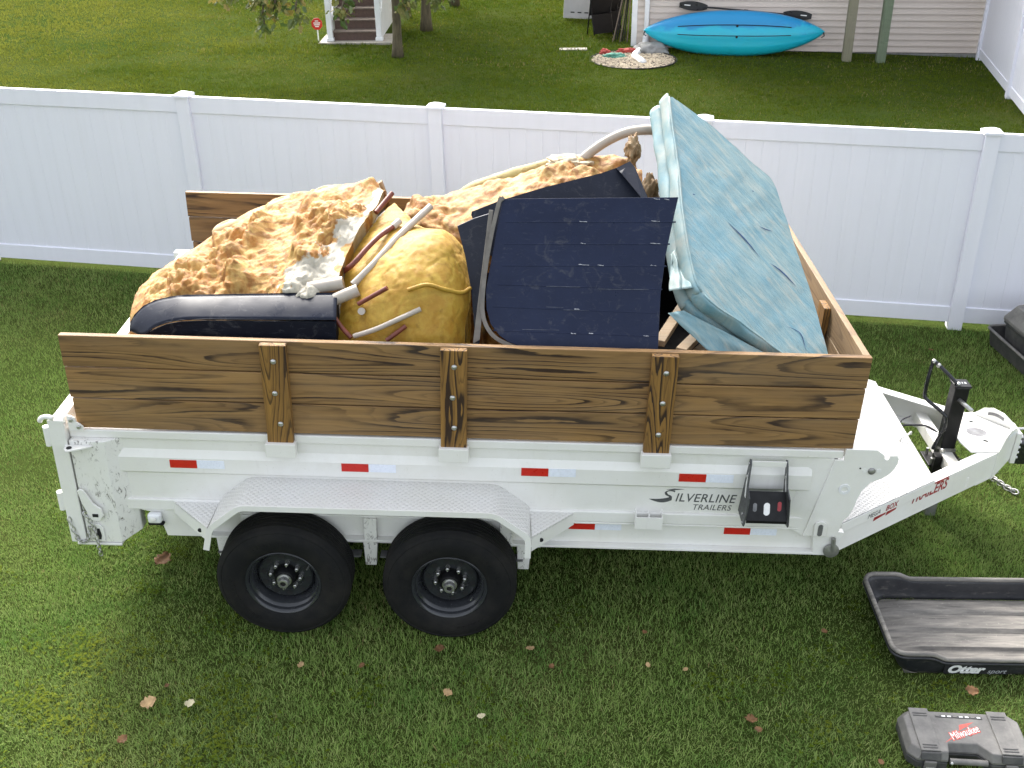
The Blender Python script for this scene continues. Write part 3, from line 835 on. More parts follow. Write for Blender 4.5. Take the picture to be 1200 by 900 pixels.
def leaves(name, centers, n_per, spread, size, parent, origin, seed):
    rg = np.random.default_rng(seed); V = []; F = []; T_ = []
    for c in centers:
        for _ in range(n_per):
            p = np.array(c) + rg.normal(0, 1, 3) * np.array(spread)
            a = rg.uniform(0, 6.283); s = size * rg.uniform(.6, 1.25)
            d = np.array([math.cos(a) * .7, math.sin(a) * .7, -rg.uniform(.25, 1.1)]); d /= np.linalg.norm(d)
            w_ = np.cross(d, rg.normal(0, 1, 3)); w_ /= np.linalg.norm(w_); nn = np.cross(d, w_)
            i0 = len(V)
            pts = [p, p + d * s * .35 + w_ * s * .26 + nn * .05 * s, p + d * s * .62 + w_ * s * .16, p + d * s * .75 + w_ * s * .22 + nn * .06 * s, p + d * s - nn * .1 * s,
                   p + d * s * .75 - w_ * s * .22 + nn * .06 * s, p + d * s * .62 - w_ * s * .16, p + d * s * .35 - w_ * s * .26 + nn * .05 * s, p + d * s * .6 - nn * .04 * s]
            V += [tuple(q - np.array(origin)) for q in pts]
            F += [(i0, i0 + 1, i0 + 2, i0 + 8), (i0 + 8, i0 + 2, i0 + 3, i0 + 4), (i0 + 8, i0 + 4, i0 + 5, i0 + 6), (i0, i0 + 8, i0 + 6, i0 + 7)]
            T_ += [rg.random()] * 9
    me = bpy.data.meshes.new(name); me.from_pydata(V, [], F); me.update()
    at = me.attributes.new('tint', 'FLOAT', 'POINT'); at.data.foreach_set('value', np.array(T_, np.float32))
    o = link(name, me, LEAFM, parent); o['kind'] = 'stuff'; return o
def tree(name, base, h, r0, label, boughs, crown, seed, leaf=.13):
    base = Vector((base[0], base[1], gz(base[0], base[1]) - .03))
    t = empty(name, base); tag(t, label, 'tree', 'trees in the neighbouring yard')
    P = catmull([tuple(base + Vector(q) * 1.0) for q in ((0, 0, 0), (.02, .02, h * .3), (-.03, .03, h * .65), (.05, 0, h))], 14)
    rr = [r0 * (1.35 if i == 0 else 1.1 if i == 1 else 1) * (1 - .55 * i / 13) for i in range(14)]
    MB().tube(P, rr, 12).build('trunk', MATS['bark'], t, origin=base, smooth=True)
    cs = []
    for pts in boughs:
        Q = catmull(pts, 12); MB().tube(Q, [.04 * (1 - .85 * i / 11) + .004 for i in range(12)], 6).build('bough', MATS['bark'], t, origin=base, smooth=True)
        cs += [tuple(q) for q in Q[6:]]
    if cs: leaves('bough_leaves', cs, 10, (.09, .09, .07), leaf * 1.25, t, base, seed)
    cc = []
    rg = np.random.default_rng(seed + 1)
    for i in range(crown[0]):
        u = rg.normal(0, 1, 3); u /= np.linalg.norm(u); u *= rg.uniform(.5, 1) ** .5
        cc.append((base.x + u[0] * crown[1], base.y + u[1] * crown[1], base.z + crown[3] + u[2] * crown[2]))
    for i in range(0, crown[0], 12):
        MB().tube(catmull([tuple(base + Vector((0, 0, h * (.5 + .4 * random.random())))), tuple(base.lerp(Vector(cc[i]), .55) + Vector((0, 0, .8))), cc[i]], 8), [.05 * (1 - .8 * k / 7) for k in range(8)], 6).build('limb', MATS['bark'], t, origin=base, smooth=True)
    leaves('crown', cc, 22, (.22, .22, .16), leaf, t, base, seed + 2)
    return t
tree('shade_tree', (-.02, 16.22), 3.6, .095, 'slender brown tree trunk in front of the porch stairs with low drooping leaves',
     [[(-.02, 16.2, 2.1), (-1.2, 15.0, 2.1), (-2.0, 14.3, 1.45), (-2.06, 14.2, .98)], [(-.02, 16.2, 2.0), (-1.5, 15.2, 2.1), (-2.5, 14.4, 1.75), (-2.72, 14.2, 1.52)],
      [(-.02, 16.2, 2.0), (-.9, 15.0, 2.0), (-1.45, 14.3, 1.45), (-1.48, 14.2, 1.08)], [(-.02, 16.2, 2.05), (-1.1, 15.0, 2.05), (-1.75, 14.3, 1.55), (-1.88, 14.2, 1.25)],
      [(-.02, 16.2, 2.05), (-1.1, 15.0, 2.05), (-2.0, 14.3, 1.6), (-2.2, 14.2, 1.45)],
      [(-.02, 16.2, 1.9), (-.35, 15.2, 1.75), (-.65, 14.4, 1.42), (-.72, 14.2, 1.18)], [(-.02, 16.2, 1.7), (.15, 15.9, 1.6), (.22, 15.7, 1.3), (.2, 15.6, 1.08)],
      [(-.02, 16.2, 1.8), (.5, 15.9, 1.8), (.85, 15.7, 1.45), (.9, 15.65, 1.15)]],
     (130, 1.9, 1.1, 3.5), 31)
tree('shade_tree', (.30, 19.03), 4.0, .11, 'second tree trunk farther back to the right of the porch stairs',
     [[(.3, 19.0, 2.0), (.5, 18.6, 1.9), (.6, 18.4, 1.4), (.55, 18.3, 1.0)], [(.3, 19, 2.1), (.1, 18.6, 2.0), (.05, 18.4, 1.5), (.1, 18.3, 1.2)]], (130, 2.0, 1.2, 3.8), 41)
tree('shade_tree', (.72, 22.3), 4.2, .10, 'third dark tree trunk at the top edge beyond the second one', [], (120, 2.1, 1.3, 4.0), 51)
tree('shade_tree', (-.30, 20.7), 4.2, .09, 'thin dark trunk just behind the first tree beside the railing', [], (110, 1.9, 1.2, 4.1), 61)
# ================================================================ dump trailer
TL, HB, WD, BHT = 4.306, 1.833, 2.3745, .572
tr = empty('dump_trailer', TR((0, 0, 0)), TROT)
tag(tr, 'white tandem-axle dump trailer with tall wooden side boards, loaded with rubbish', 'trailer')
WS, CS, DP, FP = MATS['white_steel'], MATS['chipped_steel'], MATS['diamond_plate'], MATS['fender_plate']
YC = WD / 2 + .019                    # centre line
def mir(y): return 2 * YC - y
def part(mb, name, mat, parent=None, **kw): return mb.build(name, mat, parent or tr, **kw)

# bed -------------------------------------------------------------
prof = [(.012, 1.206), (.012, 1.135), (-.008, 1.088), (-.008, .995), (.012, .975), (.012, .802), (.055, .802), (.055, 1.206)]
def wall_side(near):
    pr = prof if near else [(mir(y), z) for y, z in prof]
    part(MB().prism(pr, 0, .19, 4.10), 'side_wall', WS)
    def bx(name, x0, x1, y0, y1, z0, z1, mat=WS, bevel=.006):
        if not near: y0, y1 = mir(y1), mir(y0)
        return part(MB().box(x0, x1, y0, y1, z0, z1), name, mat, bevel=bevel)
    bx('top_rail', -.04, 4.256, -.003, .056, 1.205, 1.256)
    bx('lower_rail', .19, 4.15, -.004, .055, .728, .8015)
    # frame channel: web and two flanges
    fr = MB(); Y = (lambda a, b: (a, b)) if near else (lambda a, b: (mir(b), mir(a)))
    for (y0, y1, z0, z1) in ((.030, .042, .562, .724), (-.012, .060, .546, .5615), (-.004, .060, .7155, .7275)):
        a, b = Y(y0, y1); fr.box(.62, 4.30, a, b, z0, z1)
    part(fr, 'frame_rail', WS, bevel=.003)
    # fender
    top = [(.715, .665), (.748, .812), (.93, .966), (2.338, .963), (2.535, .812), (2.535, .668)]
    def inset(P, d):          # mitred offset to the wheel side
        P = [np.array(p) for p in P]; out = []
        for i in range(len(P)):
            ns = []
            for j in (i - 1, i):
                if 0 <= j < len(P) - 1:
                    e = (P[j + 1] - P[j]) / np.linalg.norm(P[j + 1] - P[j]); ns.append(np.array((e[1], -e[0])))
            m_ = sum(ns); m_ /= np.linalg.norm(m_); out.append(tuple(P[i] + m_ * d / (m_ @ ns[0])))
        return out
    def rnd(P, q):
        out = [P[0]]
        for i in range(1, len(P) - 1):
            p0, p1, p2 = map(np.array, (P[i - 1], P[i], P[i + 1]))
            d1 = (p0 - p1) / np.linalg.norm(p0 - p1); d2 = (p2 - p1) / np.linalg.norm(p2 - p1)
            for t in np.linspace(0, 1, 6): out.append(tuple((1 - t) ** 2 * (p1 + d1 * q) + 2 * t * (1 - t) * p1 + t * t * (p1 + d2 * q)))
        return out + [P[-1]]
    def sheet(mb, A_, B_, y0, y1):
        n_ = len(A_); V = [(x, y, z) for y in (y0, y1) for L2 in (A_, B_) for (x, z) in L2]
        F = []
        for i in range(n_ - 1):
            F += [(i, i + 1, 2 * n_ + i + 1, 2 * n_ + i), (n_ + i + 1, n_ + i, 3 * n_ + i, 3 * n_ + i + 1), (n_ + i, n_ + i + 1, i + 1, i), (2 * n_ + i, 2 * n_ + i + 1, 3 * n_ + i + 1, 3 * n_ + i)]
        F += [(0, 2 * n_, 3 * n_, n_), (n_ - 1, 2 * n_ - 1, 4 * n_ - 1, 3 * n_ - 1)]
        return mb.add(V, F)
    a, b = Y(-.272, .028)
    f = part(sheet(MB(), rnd(top, .045), rnd(inset(top, .010), .040), a, b), 'fender', FP, recalc=True)
    la, lb = Y(-.280, -.2722)
    part(sheet(MB(), rnd(inset(top, -.002), .046), rnd(inset(top, .032), .028), la, lb), 'fender_lip', WS, f, recalc=True)
    for (p0, p1, p2) in (((.479, .0), (.745, .025), (.738, -.245)), ((2.786, .0), (2.53, .025), (2.540, -.245))):
        pp = [p if near else (p[0], mir(p[1])) for p in (p0, p1, p2)]
        part(MB().prism(pp, 2, .778, .790), 'step_plate', FP, f)
        (ax, ay), (bx_, by) = pp[0], pp[2]
        g = MB(); dy = .010 if near else -.010
        g.add([(ax, ay, .705), (bx_, by, .690), (bx_, by, .777), (ax, ay, .777), (ax, ay + dy, .705), (bx_, by + dy, .690), (bx_, by + dy, .777), (ax, ay + dy, .777)],
              [(0, 1, 2, 3), (7, 6, 5, 4), (0, 4, 5, 1), (1, 5, 6, 2), (2, 6, 7, 3), (3, 7, 4, 0)] if near else [(3, 2, 1, 0), (4, 5, 6, 7), (1, 5, 4, 0), (2, 6, 5, 1), (3, 7, 6, 2), (0, 4, 7, 3)])
        part(g, 'step_gusset', WS, f)
        cx_, cy_ = ax * .22 + bx_ * .78, ay * .22 + by * .78
        part(MB().lathe([(0, 0), (.013, 0), (.013, .004), (0, .004)], (cx_, cy_ - (.003 if near else -.003), .735), (0, -1 if near else 1, 0), 12), 'drain_hole', MATS['hole_dark'], f)
    # hanger plates behind the wheels
    h = MB(); a, b = Y(.045, .059)
    h.box(.74, 2.60, a, b, .50, .545 - .0005)
    part(h, 'under_frame', CS)
    for xh in (.70, 1.56, 2.46):
        a, b = Y(.0, .044)
        g = MB().prism([(xh, .5445), (xh + .085, .5445), (xh + .075, .37), (xh + .01, .37)], 1, a, b)
        part(g, 'spring_hanger', CS, bevel=.004)
    for xh in (.86, 1.57, 2.36):
        a, b = Y(-.014, .0285)
        part(MB().box(xh, xh + .075, a, b, .5625, .7145), 'frame_post', CS, bevel=.004)
wall_side(True); wall_side(False)
part(MB().box(.0, 4.25, .056, mir(.056), .73, .76), 'bed_floor', MATS['raw_steel'])
part(MB().box(4.20, 4.25, .0565, mir(.0565), .7605, 1.2045), 'front_wall', MATS['raw_steel'], bevel=.004)
part(MB().box(4.2565, 4.33, .02, mir(.02), 1.206, 1.255), 'front_top_rail', WS, bevel=.006)

# rear corner boxes, tailgate -------------------------------------
for near in (True, False):
    Y = (lambda y: y) if near else mir
    poly = [(-.036, -.040), (.160, -.040), (.266, .029), (.266, .10), (-.036, .10)]
    poly = [(x, Y(y)) for x, y in poly]
    # the box tapers to a slanted foot
    n = len(poly); zt = 1.2045; zbs = [.515, .513, .566, .566, .515]
    V = [(x, y, z) for (x, y), z in zip(poly, zbs)] + [(x, y, zt) for x, y in poly]
    F = [tuple(range(n))[::-1], tuple(range(n, 2 * n))] + [(i, (i + 1) % n, n + (i + 1) % n, n + i) for i in range(n)]
    if not near: F = [f[::-1] for f in F]
    cp = part(MB().add(V, F), 'corner_post', CS, bevel=.006)
    ft = MB()
    ft.box(-.10, .16, min(Y(-.047), Y(.10)), max(Y(-.047), Y(.10)), .497, .512); part(ft, 'foot_plate', WS, cp, bevel=.003)
tg = MB(); tg.box(-.110, -.045, -.042, mir(-.042), .53, 1.30)
gate = part(tg, 'tailgate', WS, bevel=.006)
g = MB(); g.hexa([(x, y, z) for z, xo in ((.52, 0), (1.338, .0)) for y in (-.052, -.0425) for x in (-.128 + xo, -.040 + xo)])
part(g, 'gate_edge_plate', WS, gate, bevel=.004)
part(MB().box(-.128, -.040, mir(-.0425), mir(-.052), .52, 1.338), 'gate_edge_plate', WS, gate, bevel=.004)
part(MB().box(-.112, -.042, -.02, mir(-.02), 1.3005, 1.345), 'gate_top_rail', WS, gate, bevel=.008)
part(MB().box(-.165, -.05, mir(-.021), mir(-.09), 1.29, 1.34), 'gate_hinge', WS, gate, bevel=.008)
hk = catmull([(-.09, -.047, 1.350), (-.125, -.047, 1.358), (-.150, -.047, 1.352), (-.166, -.047, 1.335), (-.158, -.047, 1.322)], 14)
part(MB().tube(hk, [.014] * 12 + [.010, .006], 8), 'latch_hook', WS, gate, smooth=True)
for z_ in (1.23, .80):
    part(MB().lathe([(0, -.06), (.02, -.06), (.02, .06), (0, .06)], (-.146, -.035, z_), (0, 0, 1), 10), 'hinge_barrel', WS, gate, smooth=40)
    part(MB().box(-.146, -.112, -.05, -.02, z_ - .05, z_ + .05), 'hinge_leaf', WS, gate, bevel=.004)
# ear plate at the rail end with two bolts
ear = part(MB().prism([(-.03, 1.2565), (.052, 1.2565), (.052, 1.285), (.035, 1.302), (.018, 1.312), (.012, 1.338), (-.006, 1.352), (-.03, 1.352)], 1, -.022, -.010), 'rail_ear', WS, bevel=.003)
for q in ((-.008, 1.326), (.030, 1.284)):
    part(MB().lathe([(0, 0), (.013, 0), (.013, .007), (.008, .011), (0, .011)], (q[0], -.022, q[1]), (0, -1, 0), 6), 'bolt', MATS['zinc'], ear)
# tie-down tab, latch lever, chain
tab = part(MB().prism([(-.055, -.04), (-.050, -.085), (-.030, -.110), (.0, -.100), (.085, -.055), (.095, -.0405)], 2, 1.168, 1.180), 'tie_tab', WS, bevel=.003)
part(MB().lathe([(0, 0), (.015, 0), (.015, .003), (0, .003)], (-.022, -.078, 1.180), (0, 0, 1), 12), 'tab_hole', MATS['hole_dark'], tab)
lev = part(MB().prism([(-.034, .885), (-.018, .900), (.004, .890), (.045, .800), (.085, .765), (.092, .72), (.066, .682), (.030, .680), (.004, .700), (-.002, .745), (-.020, .80)], 1, -.066, -.054), 'latch_lever', WS, bevel=.004)
part(MB().tube([(.046, -.053, .722), (.046, -.0405, .722)], .034, 14), 'lever_pivot', WS, lev)
part(MB().box(.030, .062, -.070, -.0665, .712, .732), 'lever_slot', MATS['hole_dark'], lev)
part(MB().prism([(-.028, .78), (-.008, .815), (.010, .78), (.004, .700), (-.016, .690)], 1, -.050, -.0415), 'latch_plate', MATS['dull_steel'], lev, bevel=.002)
part(MB().prism([(.010, .53), (.010, .62), (.028, .648), (.052, .648), (.070, .62), (.070, .53)], 1, -.052, -.0415), 'latch_guard', WS, bevel=.003)
part(MB().prism([(.028, .57), (.034, .62), (.048, .62), (.054, .57), (.048, .545), (.034, .545)], 1, -.056, -.0525), 'guard_slot', MATS['hole_dark'], tr)
def chain(P, r, mat, name, parent, link_len=None, origin=(0, 0, 0)):
    P = [Vector(p) for p in P]; L_ = link_len or r * 5.2
    seg = [(P[i + 1] - P[i]).length for i in range(len(P) - 1)]; tot = sum(seg); n = max(2, int(tot / (L_ * .72)))
    pts = catmull([tuple(p) for p in P], n + 1)
    root = MB()
    for i in range(n):
        a, b = Vector(pts[i]), Vector(pts[i + 1]); d = (b - a).normalized(); u = d.orthogonal().normalized()
        if i % 2: u = d.cross(u)
        c = (a + b) / 2; lo = []
        for k in range(10):
            t = 2 * math.pi * k / 10
            lo.append(c + d * (math.cos(t) * L_ * .5) + u * (math.sin(t) * L_ * .30))
        root.tube([tuple(q) for q in lo + [lo[0]]], r * .55, 5, cap=False)
    o = root.build(name, mat, parent, origin=origin, smooth=True); return o
chain([(-.016, -.066, .74), (.012, -.070, .68), (.026, -.066, .60), (.030, -.066, .50), (.034, -.064, .44)], .007, MATS['zinc'], 'latch_chain', tr)
chain([(-.115, -.060, .70), (-.10, -.064, .62), (-.085, -.062, .55), (-.055, -.062, .528), (-.02, -.060, .56), (-.005, -.062, .64)], .007, MATS['zinc'], 'latch_chain', tr)
# side marker and bracket below the rear wall
br = part(MB().prism([(.285, .7275), (.285, .715), (.33, .705), (.388, .64), (.413, .536), (.64, .536), (.64, .7275)], 1, .012, .029), 'side_bracket', WS, bevel=.003)
part(MB().box(.325, .405, -.035, .010, .648, .712), 'marker_light', MATS['white_trim'], br, bevel=.016, seg=3)
part(MB().lathe([(0, 0), (.018, 0), (.018, .004), (.010, .008), (0, .008)], (.362, -.036, .682), (0, -1, 0), 14), 'light_button', WS, br, smooth=40)
part(MB().box(.32, .412, -.02, .0105, .628, .644), 'light_gasket', MATS['rubber'], br, bevel=.006)  # dark strip standing in for the shadow below the marker light

# front hinge plates and facets ------------------------------------
fpl = [(4.208, 1.204), (4.258, 1.204), (4.258, 1.276), (4.43, 1.276), (4.474, 1.244), (4.480, 1.222), (4.494, 1.214), (4.505, 1.222), (4.512, 1.242), (4.545, 1.244), (4.558, 1.225), (4.559, 1.196), (4.544, 1.151), (4.520, 1.118), (4.489, 1.092), (4.432, 1.062), (4.394, 1.009), (4.376, .95), (4.367, .891), (4.348, .831), (4.324, .800), (4.304, .685), (4.107, .684)]
for near in (True, False):
    Y = (lambda y: y) if near else mir
    a, b = sorted((Y(-.018), Y(-.006)))
    fp = part(MB().prism(fpl, 1, a, b), 'front_plate', WS, bevel=.002)
    q = [(4.098, Y(.0115), 1.2045), (4.208, Y(-.008), 1.2045), (4.107, Y(-.008), .684), (3.978, Y(.010), .745)]
    part(MB().slab(q, (0, .02 if near else -.02, 0)), 'corner_facet', WS)
    yo = Y(-.018); dr = (0, -1 if near else 1, 0)
    for (hx, hz, r_, nm, mt) in ((4.384, 1.140, .014, 'plate_hole', 'logo_white'), (4.463, 1.142, .014, 'plate_hole', 'logo_white'), (4.356, 1.156, .005, 'plate_hole', 'hole_dark')):
        part(MB().lathe([(0, 0), (r_, 0), (r_, .002), (0, .002)], (hx, yo, hz), dr, 12), nm, MATS[mt], fp)
    part(MB().lathe([(0, 0), (.021, 0), (.021, .006), (.012, .012), (0, .012)], (4.422, yo, 1.141), dr, 14), 'pivot_bolt', MATS['dull_steel'], fp, smooth=40)
    part(MB().lathe([(.018, 0), (.034, 0), (.034, .004), (.018, .004)], (4.292, yo, 1.014), dr, 18, closed=True), 'weld_ring', MATS['white_trim'], fp)
    lp = [(4.165, .690)] + [(4.198 + .038 * math.cos(a_), .758 + .038 * math.sin(a_)) for a_ in np.linspace(math.pi, 0, 9)] + [(4.236, .690)]
    aa, bb = sorted((Y(-.030), Y(-.0185)))
    lpo = part(MB().prism(lp, 1, aa, bb), 'lug_plate', WS, fp, bevel=.004)
    aa, bb = sorted((Y(-.0325), Y(-.0305)))
    part(MB().prism([(4.198 + .014 * math.cos(a_), .735 + (.026 if math.sin(a_) > 0 else -.026) + .014 * math.sin(a_)) for a_ in np.linspace(0, 2 * math.pi, 16, endpoint=False)], 1, aa, bb), 'lug_slot', MATS['raw_steel'], fp)
# pin at the lower front corner
part(MB().tube([(4.285, -.03, .68), (4.292, -.035, .60)], .014, 8), 'lower_pin', MATS['dull_steel'], bevel=0)
part(MB().lathe([(0, 0), (.020, 0), (.022, .006), (.046, .006), (.046, .016), (.030, .022), (0, .022)], (4.287, -.012, .588), (0, -1, 0), 18), 'grease_cap', MATS['dull_steel'], smooth=40)
part(MB().prism([(4.16, .7275), (4.19, .545), (4.31, .545), (4.345, .71)], 1, -.0115, .0295), 'frame_end_plate', WS, bevel=.003)

# boards, stakes ----------------------------------------------------
bh = BHT / 3
for i in range(3):
    z1 = HB - i * bh; z0 = z1 - bh + .007
    x0 = (.0, .012, .030)[2 - i] * 0 + (0.0, .004, .012)[i]
    part(MB().box(x0, TL - (.0, .003, .006)[i], .0, .038, z0, z1), 'side_board', MATS['board_wood'], bevel=.0035)
    part(MB().box(x0, TL, WD, WD + .038, z0, z1), 'side_board', MATS['board_wood'], bevel=.0035)
    part(MB().box(TL - .040, TL - .002, .0385, WD - .0005, z0, z1 - .002), 'front_board', MATS['cross_wood'], bevel=.0035)
for i, xs_ in enumerate((1.065, 2.020, 3.136)):
    sk = part(MB().box(xs_ + .004, xs_ + .146, -.041, -.0005, 1.215, HB - .006), 'stake', MATS['stake_wood'], bevel=.004)
    for j, zf in enumerate((.095, .285, .475)):
        zz = HB - zf - .01 * random.random(); xx = xs_ + .075 + random.uniform(-.008, .012)
        part(MB().lathe([(0, .010), (.007, .009), (.0145, .005), (.016, 0), (0, 0)], (xx, -.0412, zz), (0, -1, 0), 14), 'bolt', MATS['zinc'], sk, smooth=True)
    part(MB().box(xs_ - .008, xs_ + .158, -.064, -.0125, 1.146, 1.232), 'stake_pocket', WS, bevel=.004)
    s2 = part(MB().box(xs_ + .004, xs_ + .146, mir(-.0005) + .001, mir(-.041), 1.215, HB - .006), 'stake', MATS['stake_wood'], bevel=.004)
    part(MB().box(xs_ - .008, xs_ + .158, mir(-.0125), mir(-.064), 1.146, 1.232), 'stake_pocket', WS, bevel=.004)
part(MB().box(TL - .079, TL - .0405, .70, .83, 1.10, 1.80), 'front_stake', MATS['stake_wood'], bevel=.004)

# reflector tape ------------------------------------------------------
for (x_, z_, y_) in ((.497, 1.026, -.0085), (1.462, 1.033, -.0085), (2.472, 1.038, -.0085), (3.358, 1.029, -.0085), (2.759, .653, .0295), (3.663, .648, .0295)):
    t_ = empty('reflector_tape', (x_, y_, z_), parent=tr)
    MB().box(0, .152, -.0018, 0, 0, .052).build('red_strip', MATS['tape_red'], t_)
    MB().box(.153, .306, -.0018, 0, 0, .052).build('white_strip', MATS['tape_white'], t_)

# lettering -----------------------------------------------------------
LG = MATS['logo_grey']
put_text('lettering', 'S', .112, LG, tr, (3.262, .0105, .880), (1, 0, 0), (0, 0, 1), 1.45, shear=.25, offset=-.001)
put_text('lettering', 'ILVERLINE', .080, LG, tr, (3.352, .0105, .880), (1, 0, 0), (0, 0, 1), .92, shear=.22, offset=.0004, spacing=1.05)
put_text('lettering', 'TRAILERS', .054, LG, tr, (3.455, .0105, .826), (1, 0, 0), (0, 0, 1), .95, shear=.22, offset=.0, spacing=1.05)
sw = []
for t in np.linspace(0, 1, 14): sw.append((3.205 + .13 * t, .893 - .030 * math.sin(math.pi * t * .8) + .012 * t))
for t in np.linspace(1, 0, 14): sw.append((3.205 + .13 * t, .893 - .012 * math.sin(math.pi * t * .8) + .026 * t))
part(MB().prism(sw, 1, .0100, .0118), 'logo_swoosh', LG)
part(MB().prism([(3.30, .958), (3.345, .966), (3.40, .964), (3.345, .957)], 1, .0100, .0118), 'logo_swoosh', LG)
part(MB().box(3.33, 3.50, .010, .0118, .806, .810), 'weld_seam', WS)

# wall bracket ----------------------------------------------------------
simple('bracket_grey', (.075, .078, .082), .45, metal=.3, var=.35, scale=30)
bk = empty('tyre_bracket', (3.74, 0, .78), parent=tr); BO = (3.74, 0, .78)
def bp(mb, name, mat, **kw): return mb.build(name, mat, bk, origin=BO, **kw)
for xs_, nm in ((3.738, 'bracket_side'), (3.938, 'bracket_side')):
    poly = [(-.013, 1.195), (-.035, 1.205), (-.055, 1.18), (-.09, 1.06), (-.165, 1.03), (-.178, .87), (-.165, .845), (-.013, .85)]
    sg3 = -1 if xs_ < 3.8 else 1
    fx_ = lambda z: xs_ + sg3 * .024 * (1.2 - z) / .36
    bp(MB().slab([(fx_(z), y, z) for y, z in poly], (.007, 0, 0)), nm, MATS['bracket_grey'])
    for dx_ in (-.0015, .0075): bp(MB().slab([(fx_(z) + dx_, y, z) for y, z in [(-.05, 1.13), (-.07, 1.06), (-.10, .99), (-.075, .99), (-.045, 1.06)]], (.001, 0, 0)), 'side_cutout', MATS['logo_white'])
    for (yy, zz) in ((-.030, 1.175), (-.045, 1.10), (-.12, .90), (-.15, .86)):
        bp(MB().lathe([(0, 0), (.009, 0), (.009, .006), (0, .006)], (fx_(zz) - .001, yy, zz), (-1, 0, 0), 6), 'bolt', MATS['zinc'])
bp(MB().box(3.7455, 3.9375, -.045, -.038, 1.165, 1.2), 'bracket_bar', WS, bevel=.002)
q = [(3.737, -.085, 1.030), (3.948, -.085, 1.030), (3.957, -.165, .885), (3.728, -.165, .885)]
bp(MB().slab(q, (0, .006, -.004)), 'base_plate', MATS['black_satin'])
nrm = Vector((0, -.17, .10)).normalized()
for (fx, fz, w_, h_, mt) in ((.20, .55, .014, .040, 'raw_steel'), (.50, .60, .022, .058, 'logo_white'), (.82, .50, .014, .045, 'logo_red')):
    c = Vector(q[0]).lerp(Vector(q[1]), fx).lerp(Vector(q[3]).lerp(Vector(q[2]), fx), fz) + nrm * .0015
    ex, ey = Vector((1, 0, 0)), (Vector(q[0]) - Vector(q[3])).normalized()
    pts = [tuple(c + ex * (w_ * math.cos(a_) * .8) + ey * ((h_ - w_) * (.5 if math.sin(a_) > 0 else -.5) + w_ * math.sin(a_) * .8)) for a_ in np.linspace(0, 2 * math.pi, 16, endpoint=False)]
    bp(MB().slab(pts, tuple(-nrm * .001)), 'slot', MATS[mt])
bp(MB().box(3.730, 3.955, -.166, -.162, .868, .884), 'plate_lip', MATS['black_satin'])
# little open pocket on the lower rail
pk = empty('rail_pocket', (3.13, -.05, .73), parent=tr); PO = pk.location
pkb = MB(); pkb.box(3.130, 3.286, -.064, -.058, .732, .812); pkb.box(3.130, 3.136, -.0575, -.005, .74, .835); pkb.box(3.280, 3.286, -.0575, -.005, .74, .835); pkb.box(3.205, 3.210, -.0575, -.005, .74, .82); pkb.box(3.1365, 3.2795, -.0575, -.005, .732, .738)
pkb.build('pocket_box', WS, pk, origin=PO)
MB().box(3.195, 3.203, -.03, -.02, .665, .731).build('pocket_pin', WS, pk, origin=PO)

